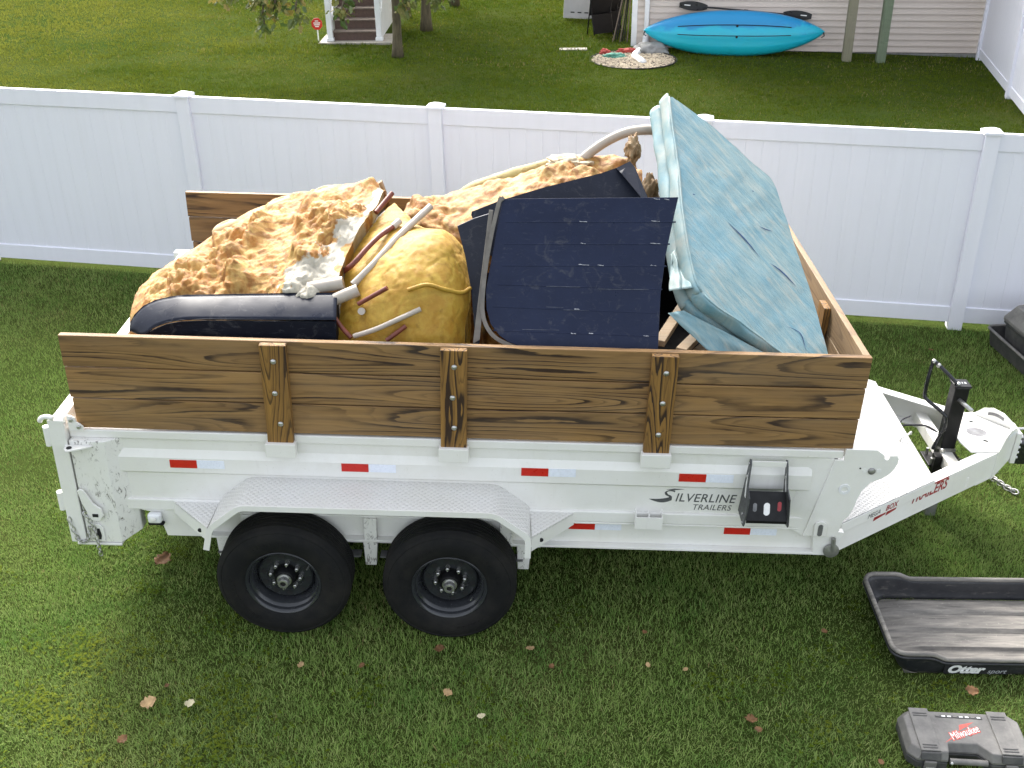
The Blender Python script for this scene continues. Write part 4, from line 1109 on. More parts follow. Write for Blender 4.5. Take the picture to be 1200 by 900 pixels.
# wheels ----------------------------------------------------------------
def rim_mat():
    pass
def wheel(parent):
    w = empty('wheel', (0, 0, 0), parent=parent)
    # profile (radius, along -y outwards), tyre centre plane at 0
    T_ = [(.205, .085), (.216, .106), (.232, .118), (.262, .124), (.30, .128), (.325, .124), (.343, .117), (.352, .112), (.356, .114), (.366, .108), (.377, .098), (.3835, .084)]
    tread = []
    for y_ in (.070, .040, .012):
        tread += [(.3865, y_ + .012), (.388, y_ - .006), (.380, y_ - .009), (.380, y_ - .014)]
    full = T_ + tread + [(r, -y) for r, y in reversed(tread)] + [(r, -y) for r, y in reversed(T_)]
    MB().lathe(full, (0, 0, 0), (0, -1, 0), 72).build('tyre', MATS['rubber'], w, smooth=35)
    # moulded arcs on the sidewall
    sw_ = MB()
    for (a0, a1) in ((-2.9, -2.35), (-2.25, -1.75), (1.75, 2.5), (.2, .8)):
        n_ = 16
        for k in range(n_):
            if k % 3 == 2: continue
            a_ = a0 + (a1 - a0) * k / n_; b_ = a0 + (a1 - a0) * (k + .75) / n_
            V = [(r * math.cos(t), -y_, r * math.sin(t)) for y_ in (.1235, .1295) for r in (.277, .303) for t in (a_, b_)]
            sw_.hexa([V[0], V[1], V[4], V[5], V[2], V[3], V[6], V[7]])
    sw_.build('sidewall_marking', MATS['rubber'], w)['kind'] = 'stuff'
    rim = [(.075, .020), (.105, .022), (.110, .030), (.150, .030), (.158, .024), (.162, .004), (.170, .000), (.172, .045), (.182, .062), (.186, .072), (.197, .080), (.199, .098), (.206, .108), (.216, .112), (.220, .108), (.219, .098), (.208, .092), (.200, .06), (.196, -.10), (.075, -.10)]
    MB().lathe(rim, (0, 0, 0), (0, -1, 0), 64).build('rim', MATS['rim_paint'], w, smooth=35)
    for k in range(10):
        a_ = 2 * math.pi * k / 10 + .15
        c = (.131 * math.cos(a_), -.0303, .131 * math.sin(a_))
        MB().lathe([(0, 0), (.0155, 0), (.0165, .0018), (0, .0018)], c, (0, -1, 0), 14).build('hand_hole', MATS['hole_dark'], w)
    MB().lathe([(.0, .080), (.052, .078), (.058, .070), (.060, .018), (.074, .0195)], (0, 0, 0), (0, -1, 0), 32).build('hub', MATS['black_satin'], w, smooth=35)
    hc = MB().lathe([(0, .112), (.016, .112), (.018, .119), (.029, .118), (.033, .110), (.035, .085), (.042, .0845), (.043, .0785), (0, .0785)], (0, 0, 0), (0, -1, 0), 24).build('hub_cap', MATS['zinc'], w, smooth=35)
    MB().lathe([(0, .1135), (.0155, .1135)], (0, 0, 0), (0, -1, 0), 18).build('grease_plug', MATS['rubber'], w)
    for k in range(8):
        a_ = 2 * math.pi * k / 8 + .2
        c = (.0855 * math.cos(a_), 0, .0855 * math.sin(a_))
        MB().lathe([(0, .062), (.005, .061), (.006, .052), (.0105, .049), (.0115, .030), (.015, .022), (0, .022)], c, (0, -1, 0), 8).build('lug_nut', MATS['zinc'], w, smooth=30)
    vs = (.172 * math.cos(.9), -.05, .172 * math.sin(.9))
    MB().tube([vs, (vs[0] * .93, -.085, vs[2] * .93)], .0045, 6).build('valve_stem', MATS['zinc'], w)
    return w
w0 = wheel(tr); YW = -.215 + .110
for k in range(2):
    for near in (True, False):
        w_ = w0 if (k == 0 and near) else copy_tree(w0, tr)
        w_.location = (1.124 + .955 * k, YW if near else mir(YW), .388)
        w_.rotation_euler = (0, .35 + 1.25 * k, 0 if near else math.pi)
    part(MB().tube([(1.124 + .955 * k, YW + .12, .388), (1.124 + .955 * k, mir(YW + .12), .388)], .045, 12), 'axle', MATS['black_satin'], smooth=40)
for near in (True, False):
    for k in range(2):
        xc = 1.124 + .955 * k; yy = .02 if near else mir(.02)
        sp_ = MB()
        for lay in range(4):
            Lh = .42 - .09 * lay
            P = catmull([(xc - Lh, yy, .445 - .013 * lay), (xc, yy, .40 - .013 * lay + .03), (xc + Lh, yy, .445 - .013 * lay)], 9)
            for i in range(8):
                a_, b_ = P[i], P[i + 1]
                sp_.hexa([(a_[0], yy - .03, a_[2] - .011), (b_[0], yy - .03, b_[2] - .011), (a_[0], yy + .03, a_[2] - .011), (b_[0], yy + .03, b_[2] - .011), (a_[0], yy - .03, a_[2]), (b_[0], yy - .03, b_[2]), (a_[0], yy + .03, a_[2]), (b_[0], yy + .03, b_[2])])
        part(sp_, 'leaf_spring', MATS['raw_steel'])

# tongue ------------------------------------------------------------------
ZT = .693
def rail_line(y): return None
slope = .68
for near in (True, False):
    Y = (lambda y: y) if near else mir
    # channel: web, top and bottom flange, from the frame corner to the coupler
    def seg(x0, y0, x1, y1, z0, z1, w_):
        d = np.array((x1 - x0, y1 - y0)); d /= np.linalg.norm(d); nrm_ = np.array((-d[1], d[0])) * w_
        c = [(x0, y0), (x1, y1), (x0 + nrm_[0], y0 + nrm_[1]), (x1 + nrm_[0], y1 + nrm_[1])]
        V = [(x, Y(y), z) for z in (z0, z1) for (x, y) in c]
        mb = MB().hexa(V)
        if not near: mb.f = [f[::-1] for f in mb.f]
        return mb
    A, B = (4.30, .045), (5.62, .955)
    ch_ = MB()
    for (off, z0, z1, w_) in ((.0, .515, ZT - .012, .010), (.0, ZT - .0115, ZT, .075), (.0, .500, .5145, .075)):
        d = np.array((B[0] - A[0], B[1] - A[1])); d /= np.linalg.norm(d); nn = np.array((-d[1], d[0])) * off
        s_ = seg(A[0] + nn[0], A[1] + nn[1], B[0] + nn[0], B[1] + nn[1], z0, z1, w_); ch_.add(s_.v, s_.f)
    rl = part(ch_, 'tongue_rail', WS, bevel=.002)
    # box lip hanging over the rail
    C0, C1 = (4.352, .079), (5.062, .568)
    lp_ = seg(C0[0], C0[1] - .012, C1[0], C1[1] - .012, .645, .7115, .006)
    part(lp_, 'box_lip', WS, bevel=.002)
    if near:
        ex = Vector((B[0] - A[0], B[1] - A[1], 0)).normalized(); ny = Vector((ex.y, -ex.x, 0))
        ex2 = Vector((C1[0] - C0[0], C1[1] - C0[1], 0)).normalized(); ny2 = Vector((ex2.y, -ex2.x, 0))
        def rp(s, z, o): return Vector((A[0], A[1], 0)) + ex * s + ny * o + Vector((0, 0, z))
        def lp2(s, z, o): return Vector((C0[0], C0[1] - .012, 0)) + ex2 * s + ny2 * o + Vector((0, 0, z))
        put_text('lettering', 'TRAILERS', .105, MATS['logo_red'], tr, rp(.715, .604, .0015), ex, (0, 0, 1), .82, shear=.2, offset=.002)
        sp3 = [rp(.90, .690, .0015), rp(1.08, .690, .0015), rp(1.065, .680, .0015), rp(.89, .680, .0015)]
        part(MB().slab([tuple(p) for p in sp3], tuple(ny * .001)), 'logo_stripe', MATS['logo_red'])
        for s0_, s1_ in ((.37, .475), (.485, .575)):
            part(MB().slab([tuple(rp(s0_, .608, .0015)), tuple(rp(s1_, .622, .0015)), tuple(rp(s1_ + .012, .660, .0015)), tuple(rp(s0_ + .012, .660, .0015))], tuple(ny * .001)), 'logo_stripe', MATS['logo_red'])
        put_text('lettering', 'MEGA', .046, LG, tr, lp2(.235, .660, .0015), ex2, (0, 0, 1), .95, shear=.2)
        put_text('lettering', 'BOX', .052, MATS['logo_red'], tr, lp2(.400, .658, .0015), ex2, (0, 0, 1), 1.0, shear=.2, offset=.001)
dk = [(4.345, .066), (5.058, .556), (5.058, mir(.556)), (4.345, mir(.066))]
part(MB().prism(dk, 2, .7125, .7195), 'deck_plate', DP, bevel=.002)
part(MB().prism([(4.31, .70), (4.74, .90), (4.765, 1.20), (4.80, mir(.80)), (4.31, mir(.70))], 2, .7200, .7265), 'pump_lid', WS, bevel=.002)
part(MB().tube(catmull([(4.98, 1.02, .7197), (4.99, 1.02, .745), (5.03, 1.04, .755), (5.075, 1.10, .745), (5.08, 1.11, .7197)], 12), .006, 6), 'lid_handle', WS, smooth=True)
part(MB().box(5.035, 5.055, .68, mir(.68), .51, .7120), 'box_front', WS)
# coupler plate with raised ears
cpl = [(5.425, .935), (5.60, .950), (5.80, 1.165), (5.84, YC), (5.80, mir(1.165)), (5.60, mir(.950)), (5.425, mir(.935)), (5.405, 1.06), (5.405, mir(1.06))]
cpl = [(5.425, .935), (5.60, .950), (5.80, 1.165), (5.80, mir(1.165)), (5.60, mir(.950)), (5.425, mir(.935)), (5.395, mir(1.06)), (5.395, 1.06)]
cp_ = part(MB().prism(cpl, 2, .6935, .7015), 'coupler_plate', WS, bevel=.002)
def disc(c, rx, ry, name, mat, parent, z=.7017, rot=0):
    pts = [(c[0] + rx * math.cos(t) * math.cos(rot) - ry * math.sin(t) * math.sin(rot), c[1] + rx * math.cos(t) * math.sin(rot) + ry * math.sin(t) * math.cos(rot)) for t in np.linspace(0, 2 * math.pi, 22, endpoint=False)]
    return part(MB().prism(pts, 2, z, z + .0015), name, mat, parent)
disc((5.555, YC - .01), .068, .056, 'plate_opening', MATS['raw_steel'], cp_)
disc((5.57, YC + .13), .018, .012, 'plate_slot', MATS['hole_dark'], cp_, rot=-.6)
disc((5.575, YC - .125), .018, .012, 'plate_slot', MATS['hole_dark'], cp_, rot=-.6)
for near in (True, False):
    Y = (lambda y: y) if near else mir
    a0, a1 = np.array((5.60, .948)), np.array((5.815, 1.17))
    prf = [(0, .49), (0, .70), (.12, .715), (.30, .775), (.50, .800), (.75, .790), (1.0, .745), (1.0, .53)]
    pts = [(a0[0] + (a1[0] - a0[0]) * s, Y(a0[1] + (a1[1] - a0[1]) * s), z) for s, z in prf]
    if near: prf2 = None
    nv = np.array((.72, -.69 if near else .69, 0)) * .010
    ear_ = part(MB().slab(pts, tuple(nv)), 'coupler_ear', WS, bevel=.002)
    # kidney-shaped hand slot
    sl = []
    for t in np.linspace(0, 1, 9): sl.append((.42 + .36 * t, .772 - .012 * (2 * t - 1) ** 2))
    for t in np.linspace(1, 0, 9): sl.append((.42 + .36 * t, .750 - .012 * (2 * t - 1) ** 2))
    for dd, nm in ((.0108, 'hand_slot'), (-.0022, 'hand_slot')):
        off = np.array((.72, -.69 if near else .69, 0)) * dd
        P_ = [tuple(np.array((a0[0] + (a1[0] - a0[0]) * s, Y(a0[1] + (a1[1] - a0[1]) * s), z)) + off) for s, z in sl]
        part(MB().slab(P_, tuple(np.array((.72, -.69 if near else .69, 0)) * .0012)), nm, MATS['white_trim' if near else 'raw_steel'], ear_)
    # short splice box between rail and ear
    part(MB().hexa([(x, Y(y), z) for z in (.492, .690) for (x, y) in ((5.47, .853), (5.60, .944), (5.455, .873), (5.585, .964))] if near else [(x, Y(y), z) for z in (.492, .690) for (x, y) in ((5.455, .873), (5.585, .964), (5.47, .853), (5.60, .944))]), 'splice_plate', WS, bevel=.002)
part(MB().box(5.80, 5.835, 1.13, mir(1.13), .50, .735), 'coupler_channel', WS, bevel=.003)
for zz in (.54, .58, .62, .66, .70):
    for yy in (1.15, mir(1.15)):
        part(MB().tube([(5.83, yy, zz), (5.85, yy, zz)], .012, 6), 'bolt', MATS['zinc'])
part(MB().box(5.836, 5.93, YC - .06, YC + .06, .48, .66), 'coupler', MATS['black_paint'], bevel=.015)
part(MB().tube([(5.93, YC, .56), (6.08, YC, .56)], .055, 12), 'coupler_neck', MATS['black_paint'], smooth=40)
part(MB().tube([(5.84, YC + .05, .70), (6.0, YC + .05, .71)], .010, 8), 'coupler_pin', MATS['zinc'])
# safety chain that drops from the tongue to the grass
zg = gz(5.95, .9)
chain([(5.84, YC + .08, .50), (5.87, 1.38, .30), (5.90, 1.55, .14), (5.915, 1.65, .098), (5.94, 1.60, .092), (5.97, 1.53, .096), (6.01, 1.45, .094), (6.05, 1.38, .10)], .012, MATS['dull_steel'], 'safety_chain', tr)
# jack
jx, jy = 5.345, YC - .06
jk = empty('tongue_jack', (jx, jy, .30), parent=tr); JO = jk.location
def jp(mb, name, mat, **kw): return mb.build(name, mat, jk, origin=JO, **kw)
jp(MB().box(jx - .048, jx + .048, jy - .048, jy + .048, .34, 1.085), 'outer_tube', MATS['black_satin'], bevel=.008)
jp(MB().box(jx - .056, jx + .056, jy - .056, jy + .056, 1.0855, 1.100), 'top_cap', MATS['black_satin'], bevel=.006)
jp(MB().box(jx - .036, jx + .036, jy - .036, jy + .036, -.02, .339), 'drop_leg', MATS['dull_steel'], bevel=.004)
jp(MB().box(jx - .09, jx + .09, jy - .09, jy + .09, -.035, -.0205), 'foot_plate', MATS['dull_steel'], bevel=.004)
jp(MB().tube([(jx - .01, jy - .048, 1.00), (jx + .02, jy - .10, .985), (jx + .045, jy - .15, .975)], .014, 8), 'crank_stub', MATS['zinc'], smooth=True)
hp = catmull([(jx - .03, jy - .03, 1.10), (jx - .10, jy + .02, 1.16), (jx - .175, jy + .07, 1.215), (jx - .185, jy + .07, 1.19), (jx - .20, jy + .05, 1.10), (jx - .205, jy + .03, .99), (jx - .19, jy + .01, .96), (jx - .10, jy - .03, .90), (jx - .065, jy - .05, .86), (jx - .060, jy - .055, .78), (jx - .085, jy - .055, .70), (jx - .10, jy - .05, .62)], 60)
jp(MB().tube(hp, .0125, 8), 'crank_handle', MATS['black_paint'], smooth=True)
for q_ in ((jx - .178, jy + .072, 1.216), (jx - .15, jy + .052, 1.197), (jx - .03, jy - .03, 1.105)):
    jp(MB().sphere(q_, .016, n=8, m=6), 'handle_bolt', MATS['zinc'], smooth=True)
jp(MB().box(jx - .054, jx + .054, jy - .0545, jy - .0485, .60, .625), 'tube_strap', MATS['dull_steel'])
jp(MB().lathe([(0, 0), (.018, 0), (.018, .012), (0, .016)], (jx - .035, jy - .055, .612), (0, -1, 0), 8), 'bolt', MATS['zinc'])
jp(MB().lathe([(0, 0), (.016, 0), (.016, .012), (0, .016)], (jx - .03, jy - .049, .50), (0, -1, 0), 8), 'bolt', MATS['zinc'])
for k_, (a_, b_) in enumerate(((-.030, -.018), (-.012, -.004), (.004, .010), (.020, .032))):
    jp(MB().box(jx + a_, jx + b_, jy - .012, jy + .010, 1.1002, 1.1012), 'cap_marking', MATS['grey_panel'])
jp(MB().box(jx - .12, jx + .12, jy - .09, jy + .09, .500, .515), 'mount_plate', MATS['black_satin'], bevel=.003)
jp(MB().box(jx - .10, jx - .05, jy - .12, jy - .06, .44, .60), 'mount_bracket', MATS['black_satin'], bevel=.005)
for (bx_, by_) in ((-.10, -.07), (-.085, .06), (.09, -.07)):
    jp(MB().tube([(jx + bx_, jy + by_, .515), (jx + bx_, jy + by_, .56)], .010, 8), 'bolt', MATS['zinc'])
# jack cross member and cable
part(MB().box(5.30, 5.38, .78, mir(.78), .5155, .60), 'cross_member', WS, bevel=.004)
part(MB().tube(catmull([(5.06, 1.30, .62), (5.12, 1.40, .61), (5.2, 1.44, .60), (5.30, 1.42, .61), (5.36, 1.36, .60), (5.42, 1.30, .55)], 30), .007, 6), 'power_cable', MATS['cable_black'], smooth=True)
part(MB().tube(catmull([(5.07, 1.33, .62), (5.14, 1.45, .63), (5.22, 1.50, .64)], 12), .006, 6), 'power_cable', MATS['cable_black'], smooth=True)
part(MB().box(5.07, 5.10, 1.40, 1.43, .59, .64), 'cable_clip', MATS['logo_white'], bevel=.004)
# ---------------------------------------------------------------- load: shape points in the trailer frame (metres)
FOAM_A = [[(0.242, 0.34, 1.502), (0.558, 0.26, 1.553), (0.936, 0.2, 1.596), (1.225, 0.18, 1.616), (1.438, 0.18, 1.623)], [(0.202, 0.52, 1.734), (0.517, 0.44, 1.833), (0.899, 0.37, 1.876), (1.216, 0.34, 1.92), (1.436, 0.34, 1.978)], [(0.217, 0.8, 1.807), (0.546, 0.72, 1.915), (0.925, 0.62, 2.0), (1.243, 0.56, 2.07), (1.449, 0.54, 2.094)], [(0.346, 1.1, 1.86), (0.652, 1.02, 1.984), (0.991, 0.92, 2.075), (1.313, 0.84, 2.167), (1.505, 0.78, 2.174)], [(0.542, 1.42, 1.932), (0.83, 1.35, 2.057), (1.145, 1.25, 2.167), (1.415, 1.15, 2.242), (1.566, 1.02, 2.232)], [(0.685, 1.72, 1.958), (0.951, 1.7, 2.061), (1.234, 1.65, 2.155), (1.444, 1.55, 2.233), (1.577, 1.35, 2.223)], [(0.672, 1.95, 1.73), (0.903, 1.95, 1.812), (1.206, 1.92, 1.893), (1.428, 1.85, 1.971), (1.579, 1.65, 2.021)]]
FOAM_B = [[(1.37, 0.14, 1.562), (1.612, 0.1, 1.591), (1.846, 0.1, 1.598), (2.03, 0.13, 1.588), (2.143, 0.22, 1.571)], [(1.403, 0.24, 1.765), (1.635, 0.17, 1.827), (1.846, 0.15, 1.853), (2.037, 0.19, 1.84), (2.14, 0.34, 1.777)], [(1.432, 0.4, 1.9), (1.637, 0.28, 1.995), (1.842, 0.23, 2.038), (2.031, 0.28, 2.022), (2.157, 0.46, 1.948)], [(1.429, 0.58, 2.0), (1.634, 0.44, 2.094), (1.83, 0.38, 2.155), (2.012, 0.43, 2.155), (2.146, 0.58, 2.022)], [(1.489, 0.8, 2.103), (1.669, 0.64, 2.159), (1.85, 0.58, 2.218), (1.999, 0.62, 2.217), (2.117, 0.76, 2.064)], [(1.57, 1.05, 2.163), (1.711, 0.88, 2.185), (1.85, 0.78, 2.2), (1.977, 0.8, 2.181), (2.089, 0.92, 2.043)], [(1.642, 1.32, 2.158), (1.747, 1.12, 2.154), (1.855, 1.0, 2.114), (1.972, 1.0, 2.085), (2.08, 1.08, 1.937)]]
FOAM_C = [[(1.666, 1.0, 1.766), (2.022, 1.0, 1.834), (2.387, 1.0, 1.845), (2.801, 1.02, 1.905), (3.199, 1.1, 1.885)], [(1.691, 1.22, 2.017), (2.012, 1.18, 2.075), (2.377, 1.16, 2.159), (2.787, 1.16, 2.257), (3.167, 1.22, 2.226)], [(1.693, 1.42, 2.058), (2.053, 1.38, 2.15), (2.424, 1.38, 2.271), (2.79, 1.38, 2.364), (3.155, 1.42, 2.335)], [(1.718, 1.6, 2.042), (2.085, 1.58, 2.163), (2.449, 1.58, 2.286), (2.84, 1.58, 2.397), (3.11, 1.58, 2.405)], [(1.736, 1.85, 1.835), (2.084, 1.85, 1.931), (2.484, 1.85, 2.05), (2.879, 1.85, 2.156), (3.184, 1.8, 2.193)]]
LOG = [(2.013, 1.6, 2.126), (2.149, 1.62, 2.186), (2.368, 1.63, 2.263), (2.557, 1.63, 2.335), (2.664, 1.63, 2.389)]
WHITE_FOAM = [(2.73, 1.5, 2.385)]
TAN_CHUNK = [(3.097, 1.3, 2.54), (3.155, 1.25, 2.404), (3.2, 1.2, 2.299)]
CURVED_PIPE = [(2.754, 1.52, 2.358), (2.845, 1.52, 2.448), (2.957, 1.52, 2.532), (3.075, 1.52, 2.589), (3.216, 1.52, 2.609), (3.369, 1.55, 2.584)]
NAVY = [(2.327, 0.55, 2.465), (3.276, 0.52, 2.512), (3.248, 0.453, 2.385), (3.216, 0.37, 2.23), (3.195, 0.272, 2.047), (3.19, 0.129, 1.783), (3.193, 0.063, 1.661), (2.432, 0.105, 1.656), (2.428, 0.165, 1.767), (2.381, 0.175, 1.781), (2.329, 0.195, 1.811), (2.281, 0.225, 1.862), (2.255, 0.266, 1.934), (2.248, 0.315, 2.024)]
NAVY_N = (-0.0514, -0.8778, 0.4762)
NAVY_GROOVES = [[(2.344, 0.487, 2.351), (3.266, 0.454, 2.39)], [(2.338, 0.43, 2.245), (3.238, 0.398, 2.284)], [(2.332, 0.374, 2.142), (3.223, 0.342, 2.178)], [(2.307, 0.326, 2.051), (3.203, 0.283, 2.067)], [(2.288, 0.269, 1.944), (3.193, 0.222, 1.953)], [(2.296, 0.207, 1.83), (3.188, 0.162, 1.843)]]
NAVY_SCR = [[(2.747, 0.473, 2.368), (2.789, 0.47, 2.367)], [(3.134, 0.46, 2.387), (3.179, 0.457, 2.385)], [(2.755, 0.416, 2.265), (2.783, 0.413, 2.263)], [(3.132, 0.403, 2.281), (3.187, 0.399, 2.28)], [(2.749, 0.361, 2.163), (2.805, 0.357, 2.162)], [(2.851, 0.357, 2.165), (2.883, 0.354, 2.163)], [(3.136, 0.346, 2.176), (3.168, 0.343, 2.174)], [(2.733, 0.247, 1.95), (2.761, 0.244, 1.948)], [(2.58, 0.257, 1.953), (2.673, 0.253, 1.954)], [(2.454, 0.203, 1.839), (2.653, 0.195, 1.845)], [(2.718, 0.184, 1.833), (2.746, 0.182, 1.831)], [(2.815, 0.181, 1.838), (2.838, 0.179, 1.836)], [(3.11, 0.165, 1.84), (3.137, 0.162, 1.838)], [(3.144, 0.517, 2.493), (3.176, 0.514, 2.491)], [(3.199, 0.514, 2.493), (3.227, 0.511, 2.491)], [(2.673, 0.247, 1.943), (2.812, 0.24, 1.946)], [(2.577, 0.311, 2.051), (2.762, 0.303, 2.056)], [(2.854, 0.295, 2.051), (3.13, 0.283, 2.061)]]
STRIP1 = [(2.254, 0.524, 2.409), (2.277, 0.523, 2.41), (2.223, 0.187, 1.785), (2.186, 0.177, 1.763)]
TRIM = [(2.332, 0.545, 2.457), (2.313, 0.548, 2.46), (2.276, 0.47, 2.311), (2.248, 0.382, 2.147), (2.234, 0.305, 2.003), (2.237, 0.253, 1.909), (2.263, 0.217, 1.845), (2.311, 0.189, 1.798), (2.382, 0.169, 1.768), (2.429, 0.158, 1.754)]
NAVY_BACK = [(2.146, 0.741, 2.3), (2.151, 0.753, 2.316), (2.308, 0.803, 2.369), (2.569, 0.869, 2.436), (2.882, 0.939, 2.503), (2.97, 0.964, 2.529), (3.0, 0.948, 2.504), (3.121, 0.867, 2.387), (3.09, 0.659, 2.112), (2.386, 0.613, 2.109), (2.265, 0.605, 2.109)]
NAVY_BACK_FOLD = [(2.969, 0.95, 2.533), (3.05, 1.0, 2.56), (3.079, 0.97, 2.535), (3.148, 0.82, 2.408), (3.111, 0.79, 2.412), (2.996, 0.9, 2.519)]
NAVY_LEFT = [(2.075, 0.631, 2.271), (2.171, 0.63, 2.32), (2.261, 0.622, 2.355), (2.253, 0.511, 2.145), (2.231, 0.414, 1.955), (2.219, 0.293, 1.723), (2.213, 0.237, 1.618), (2.174, 0.246, 1.612), (2.188, 0.333, 1.782), (2.163, 0.441, 1.967), (2.124, 0.541, 2.13)]
BLACK_UP = [(0.308, 0.2, 1.771), (0.312, 0.22, 1.813), (0.334, 0.24, 1.851), (0.377, 0.27, 1.89), (0.44, 0.29, 1.918), (0.523, 0.3, 1.937), (0.609, 0.3, 1.95), (0.9, 0.3, 1.964), (1.438, 0.3, 1.99), (1.458, 0.12, 1.911), (0.754, 0.12, 1.894), (0.625, 0.12, 1.885), (0.545, 0.12, 1.867), (0.472, 0.12, 1.835), (0.41, 0.12, 1.787)]
BLACK_LOW = [(0.4, 0.118, 1.777), (0.471, 0.118, 1.825), (0.544, 0.118, 1.858), (0.624, 0.118, 1.876), (0.753, 0.118, 1.885), (1.458, 0.118, 1.902), (1.449, 0.085, 1.646), (0.387, 0.085, 1.612)]
BLUE_N = (0.3649, -0.499, 0.786)
BLUE_L = [(3.289, 1.4, 2.859), (3.306, 1.154, 2.695), (3.323, 0.918, 2.538), (3.332, 0.664, 2.372), (3.355, 0.428, 2.211), (3.415, 0.243, 2.066), (3.638, 0.182, 1.924), (3.862, 0.122, 1.782), (4.068, 0.066, 1.651)]
BLUE_R = [(3.289, 1.4, 2.859), (3.579, 1.319, 2.673), (3.797, 1.222, 2.51), (3.927, 1.168, 2.416), (3.973, 1.012, 2.295), (4.026, 0.801, 2.137), (4.078, 0.598, 1.984), (4.118, 0.407, 1.844), (4.164, 0.139, 1.652)]
BLUE_SLITS = [[(3.601, 0.737, 2.293), (3.688, 0.683, 2.219), (3.779, 0.616, 2.134)], [(3.84, 0.611, 2.102), (3.915, 0.591, 2.055), (3.993, 0.549, 1.992)], [(3.8, 0.81, 2.247), (3.837, 0.812, 2.232), (3.881, 0.823, 2.218)], [(3.908, 0.289, 1.867), (3.982, 0.281, 1.827), (4.006, 0.199, 1.763)], [(3.397, 0.81, 2.434), (3.413, 0.812, 2.429)], [(3.775, 1.019, 2.391), (3.786, 1.019, 2.386)]]
BLUE_FLAP = [(3.272, 0.55, 2.161), (3.292, 0.58, 2.19), (3.361, 0.27, 2.088), (3.248, 0.3, 2.056)]
BLUE_LOW = [(3.239, 0.22, 1.96), (3.319, 0.24, 1.969), (3.803, 0.1, 1.776), (3.493, 0.08, 1.766)]
SCRAP = [[(3.327, 0.15, 1.777), (3.474, 0.45, 1.75)], [(3.217, 0.25, 1.776), (3.345, 0.6, 1.762)], [(3.449, 0.3, 1.695), (3.62, 0.6, 1.661)]]
PIPE_LONG = [(1.513, 0.42, 1.966), (1.623, 0.52, 2.056), (1.747, 0.72, 2.152), (1.898, 0.98, 2.234)]
HOSE1 = [(1.433, 0.55, 1.992), (1.503, 0.52, 2.058), (1.566, 0.6, 2.115), (1.628, 0.7, 2.156), (1.7, 0.8, 2.183)]
HOSE1_CUFF = [(1.696, 0.795, 2.179), (1.731, 0.84, 2.2)]
HOSE2 = [(1.575, 0.98, 2.204), (1.613, 1.05, 2.239), (1.657, 1.12, 2.28)]
PIPE_STUB1 = [(1.273, 0.36, 1.975), (1.357, 0.37, 1.988), (1.464, 0.38, 2.008)]
PIPE_STUB2 = [(1.427, 0.3, 1.944), (1.482, 0.31, 1.967), (1.551, 0.33, 1.991)]
HOSE3 = [(1.559, 0.255, 1.943), (1.636, 0.25, 1.993), (1.721, 0.25, 2.046)]
PIPE_LOW = [(1.546, 0.14, 1.803), (1.664, 0.13, 1.852), (1.778, 0.15, 1.902), (1.903, 0.2, 1.948)]
HOSE4 = [(1.439, 0.2, 1.878), (1.483, 0.17, 1.832), (1.532, 0.14, 1.792)]
HOSE5 = [(1.726, 0.1, 1.802), (1.78, 0.12, 1.84), (1.829, 0.14, 1.873)]
RIDGE1 = [(1.834, 0.22, 2.052), (1.934, 0.23, 2.081), (2.024, 0.26, 2.046), (2.11, 0.36, 1.985), (2.158, 0.45, 1.973)]
BUTTON = [(1.581, 0.225, 1.917)]
JETS = [(0.542, 1.42, 1.932), (0.906, 1.55, 2.03), (1.206, 1.35, 2.141)]
CUTPIPE = [(1.557, 1.38, 2.224), (1.592, 1.3, 2.197)]
def foam_mat(name, base, ox, torn=(.47, .435, .35), bumps=.5, swirl=.7):
    t = NT(name)
    v = t.coord('Object')
    a = t.ramp(t.noise(v, 8.0, 6, .68, 1.0), [(.39, 0.0), (.58, 1.0)])
    c = t.mix(a, base, ox)
    c = t.mix(t.ramp(t.noise(v, 34, 5, .7), [(.45, 0.0), (.75, .45)]), c, tuple(min(1, x * 1.25) for x in base))
    sw = t.n('TexWave', wave_type='BANDS', bands_direction='DIAGONAL'); t.l(v, sw.inputs[0])
    sw.inputs['Scale'].default_value = 2.6; sw.inputs['Distortion'].default_value = 16.0; sw.inputs['Detail'].default_value = 3.0; sw.inputs['Detail Scale'].default_value = 1.6
    c = t.mix(t.ramp(sw.outputs['Fac'], [(.72, 0.0), (.95, swirl)]), c, tuple(x * .62 for x in ox))
    c = t.mix(t.ramp(t.noise(v, 16, 4, .6), [(.56, 0.0), (.68, .6)]), c, tuple(x * .6 for x in ox))
    at = t.n('Attribute'); at.attribute_name = 'torn'
    edge = t.math('ADD', at.outputs['Fac'], t.math('MULTIPLY', t.math('SUBTRACT', t.noise(v, 18, 4, .7), .5), .9))
    c = t.mix(t.ramp(edge, [(.42, 0.0), (.56, 1.0)]), c, torn)
    t.color(c); t.rough(.62); t.b.inputs['Subsurface Weight'].default_value = .0
    t.bump(t.noise(v, 110, 5, .7), bumps, .005)
    MATS[name] = t.m
foam_mat('foam_cream', (.47, .300, .086), (.37, .150, .020), bumps=1.0)
foam_mat('foam_yellow', (.42, .270, .032), (.36, .190, .014), bumps=.3, swirl=.12)
foam_mat('foam_back', (.45, .295, .098), (.35, .135, .020), bumps=1.0)
foam_mat('foam_tan', (.36, .26, .15), (.26, .15, .06))
foam_mat('foam_log', (.36, .30, .11), (.30, .21, .06), swirl=.1)

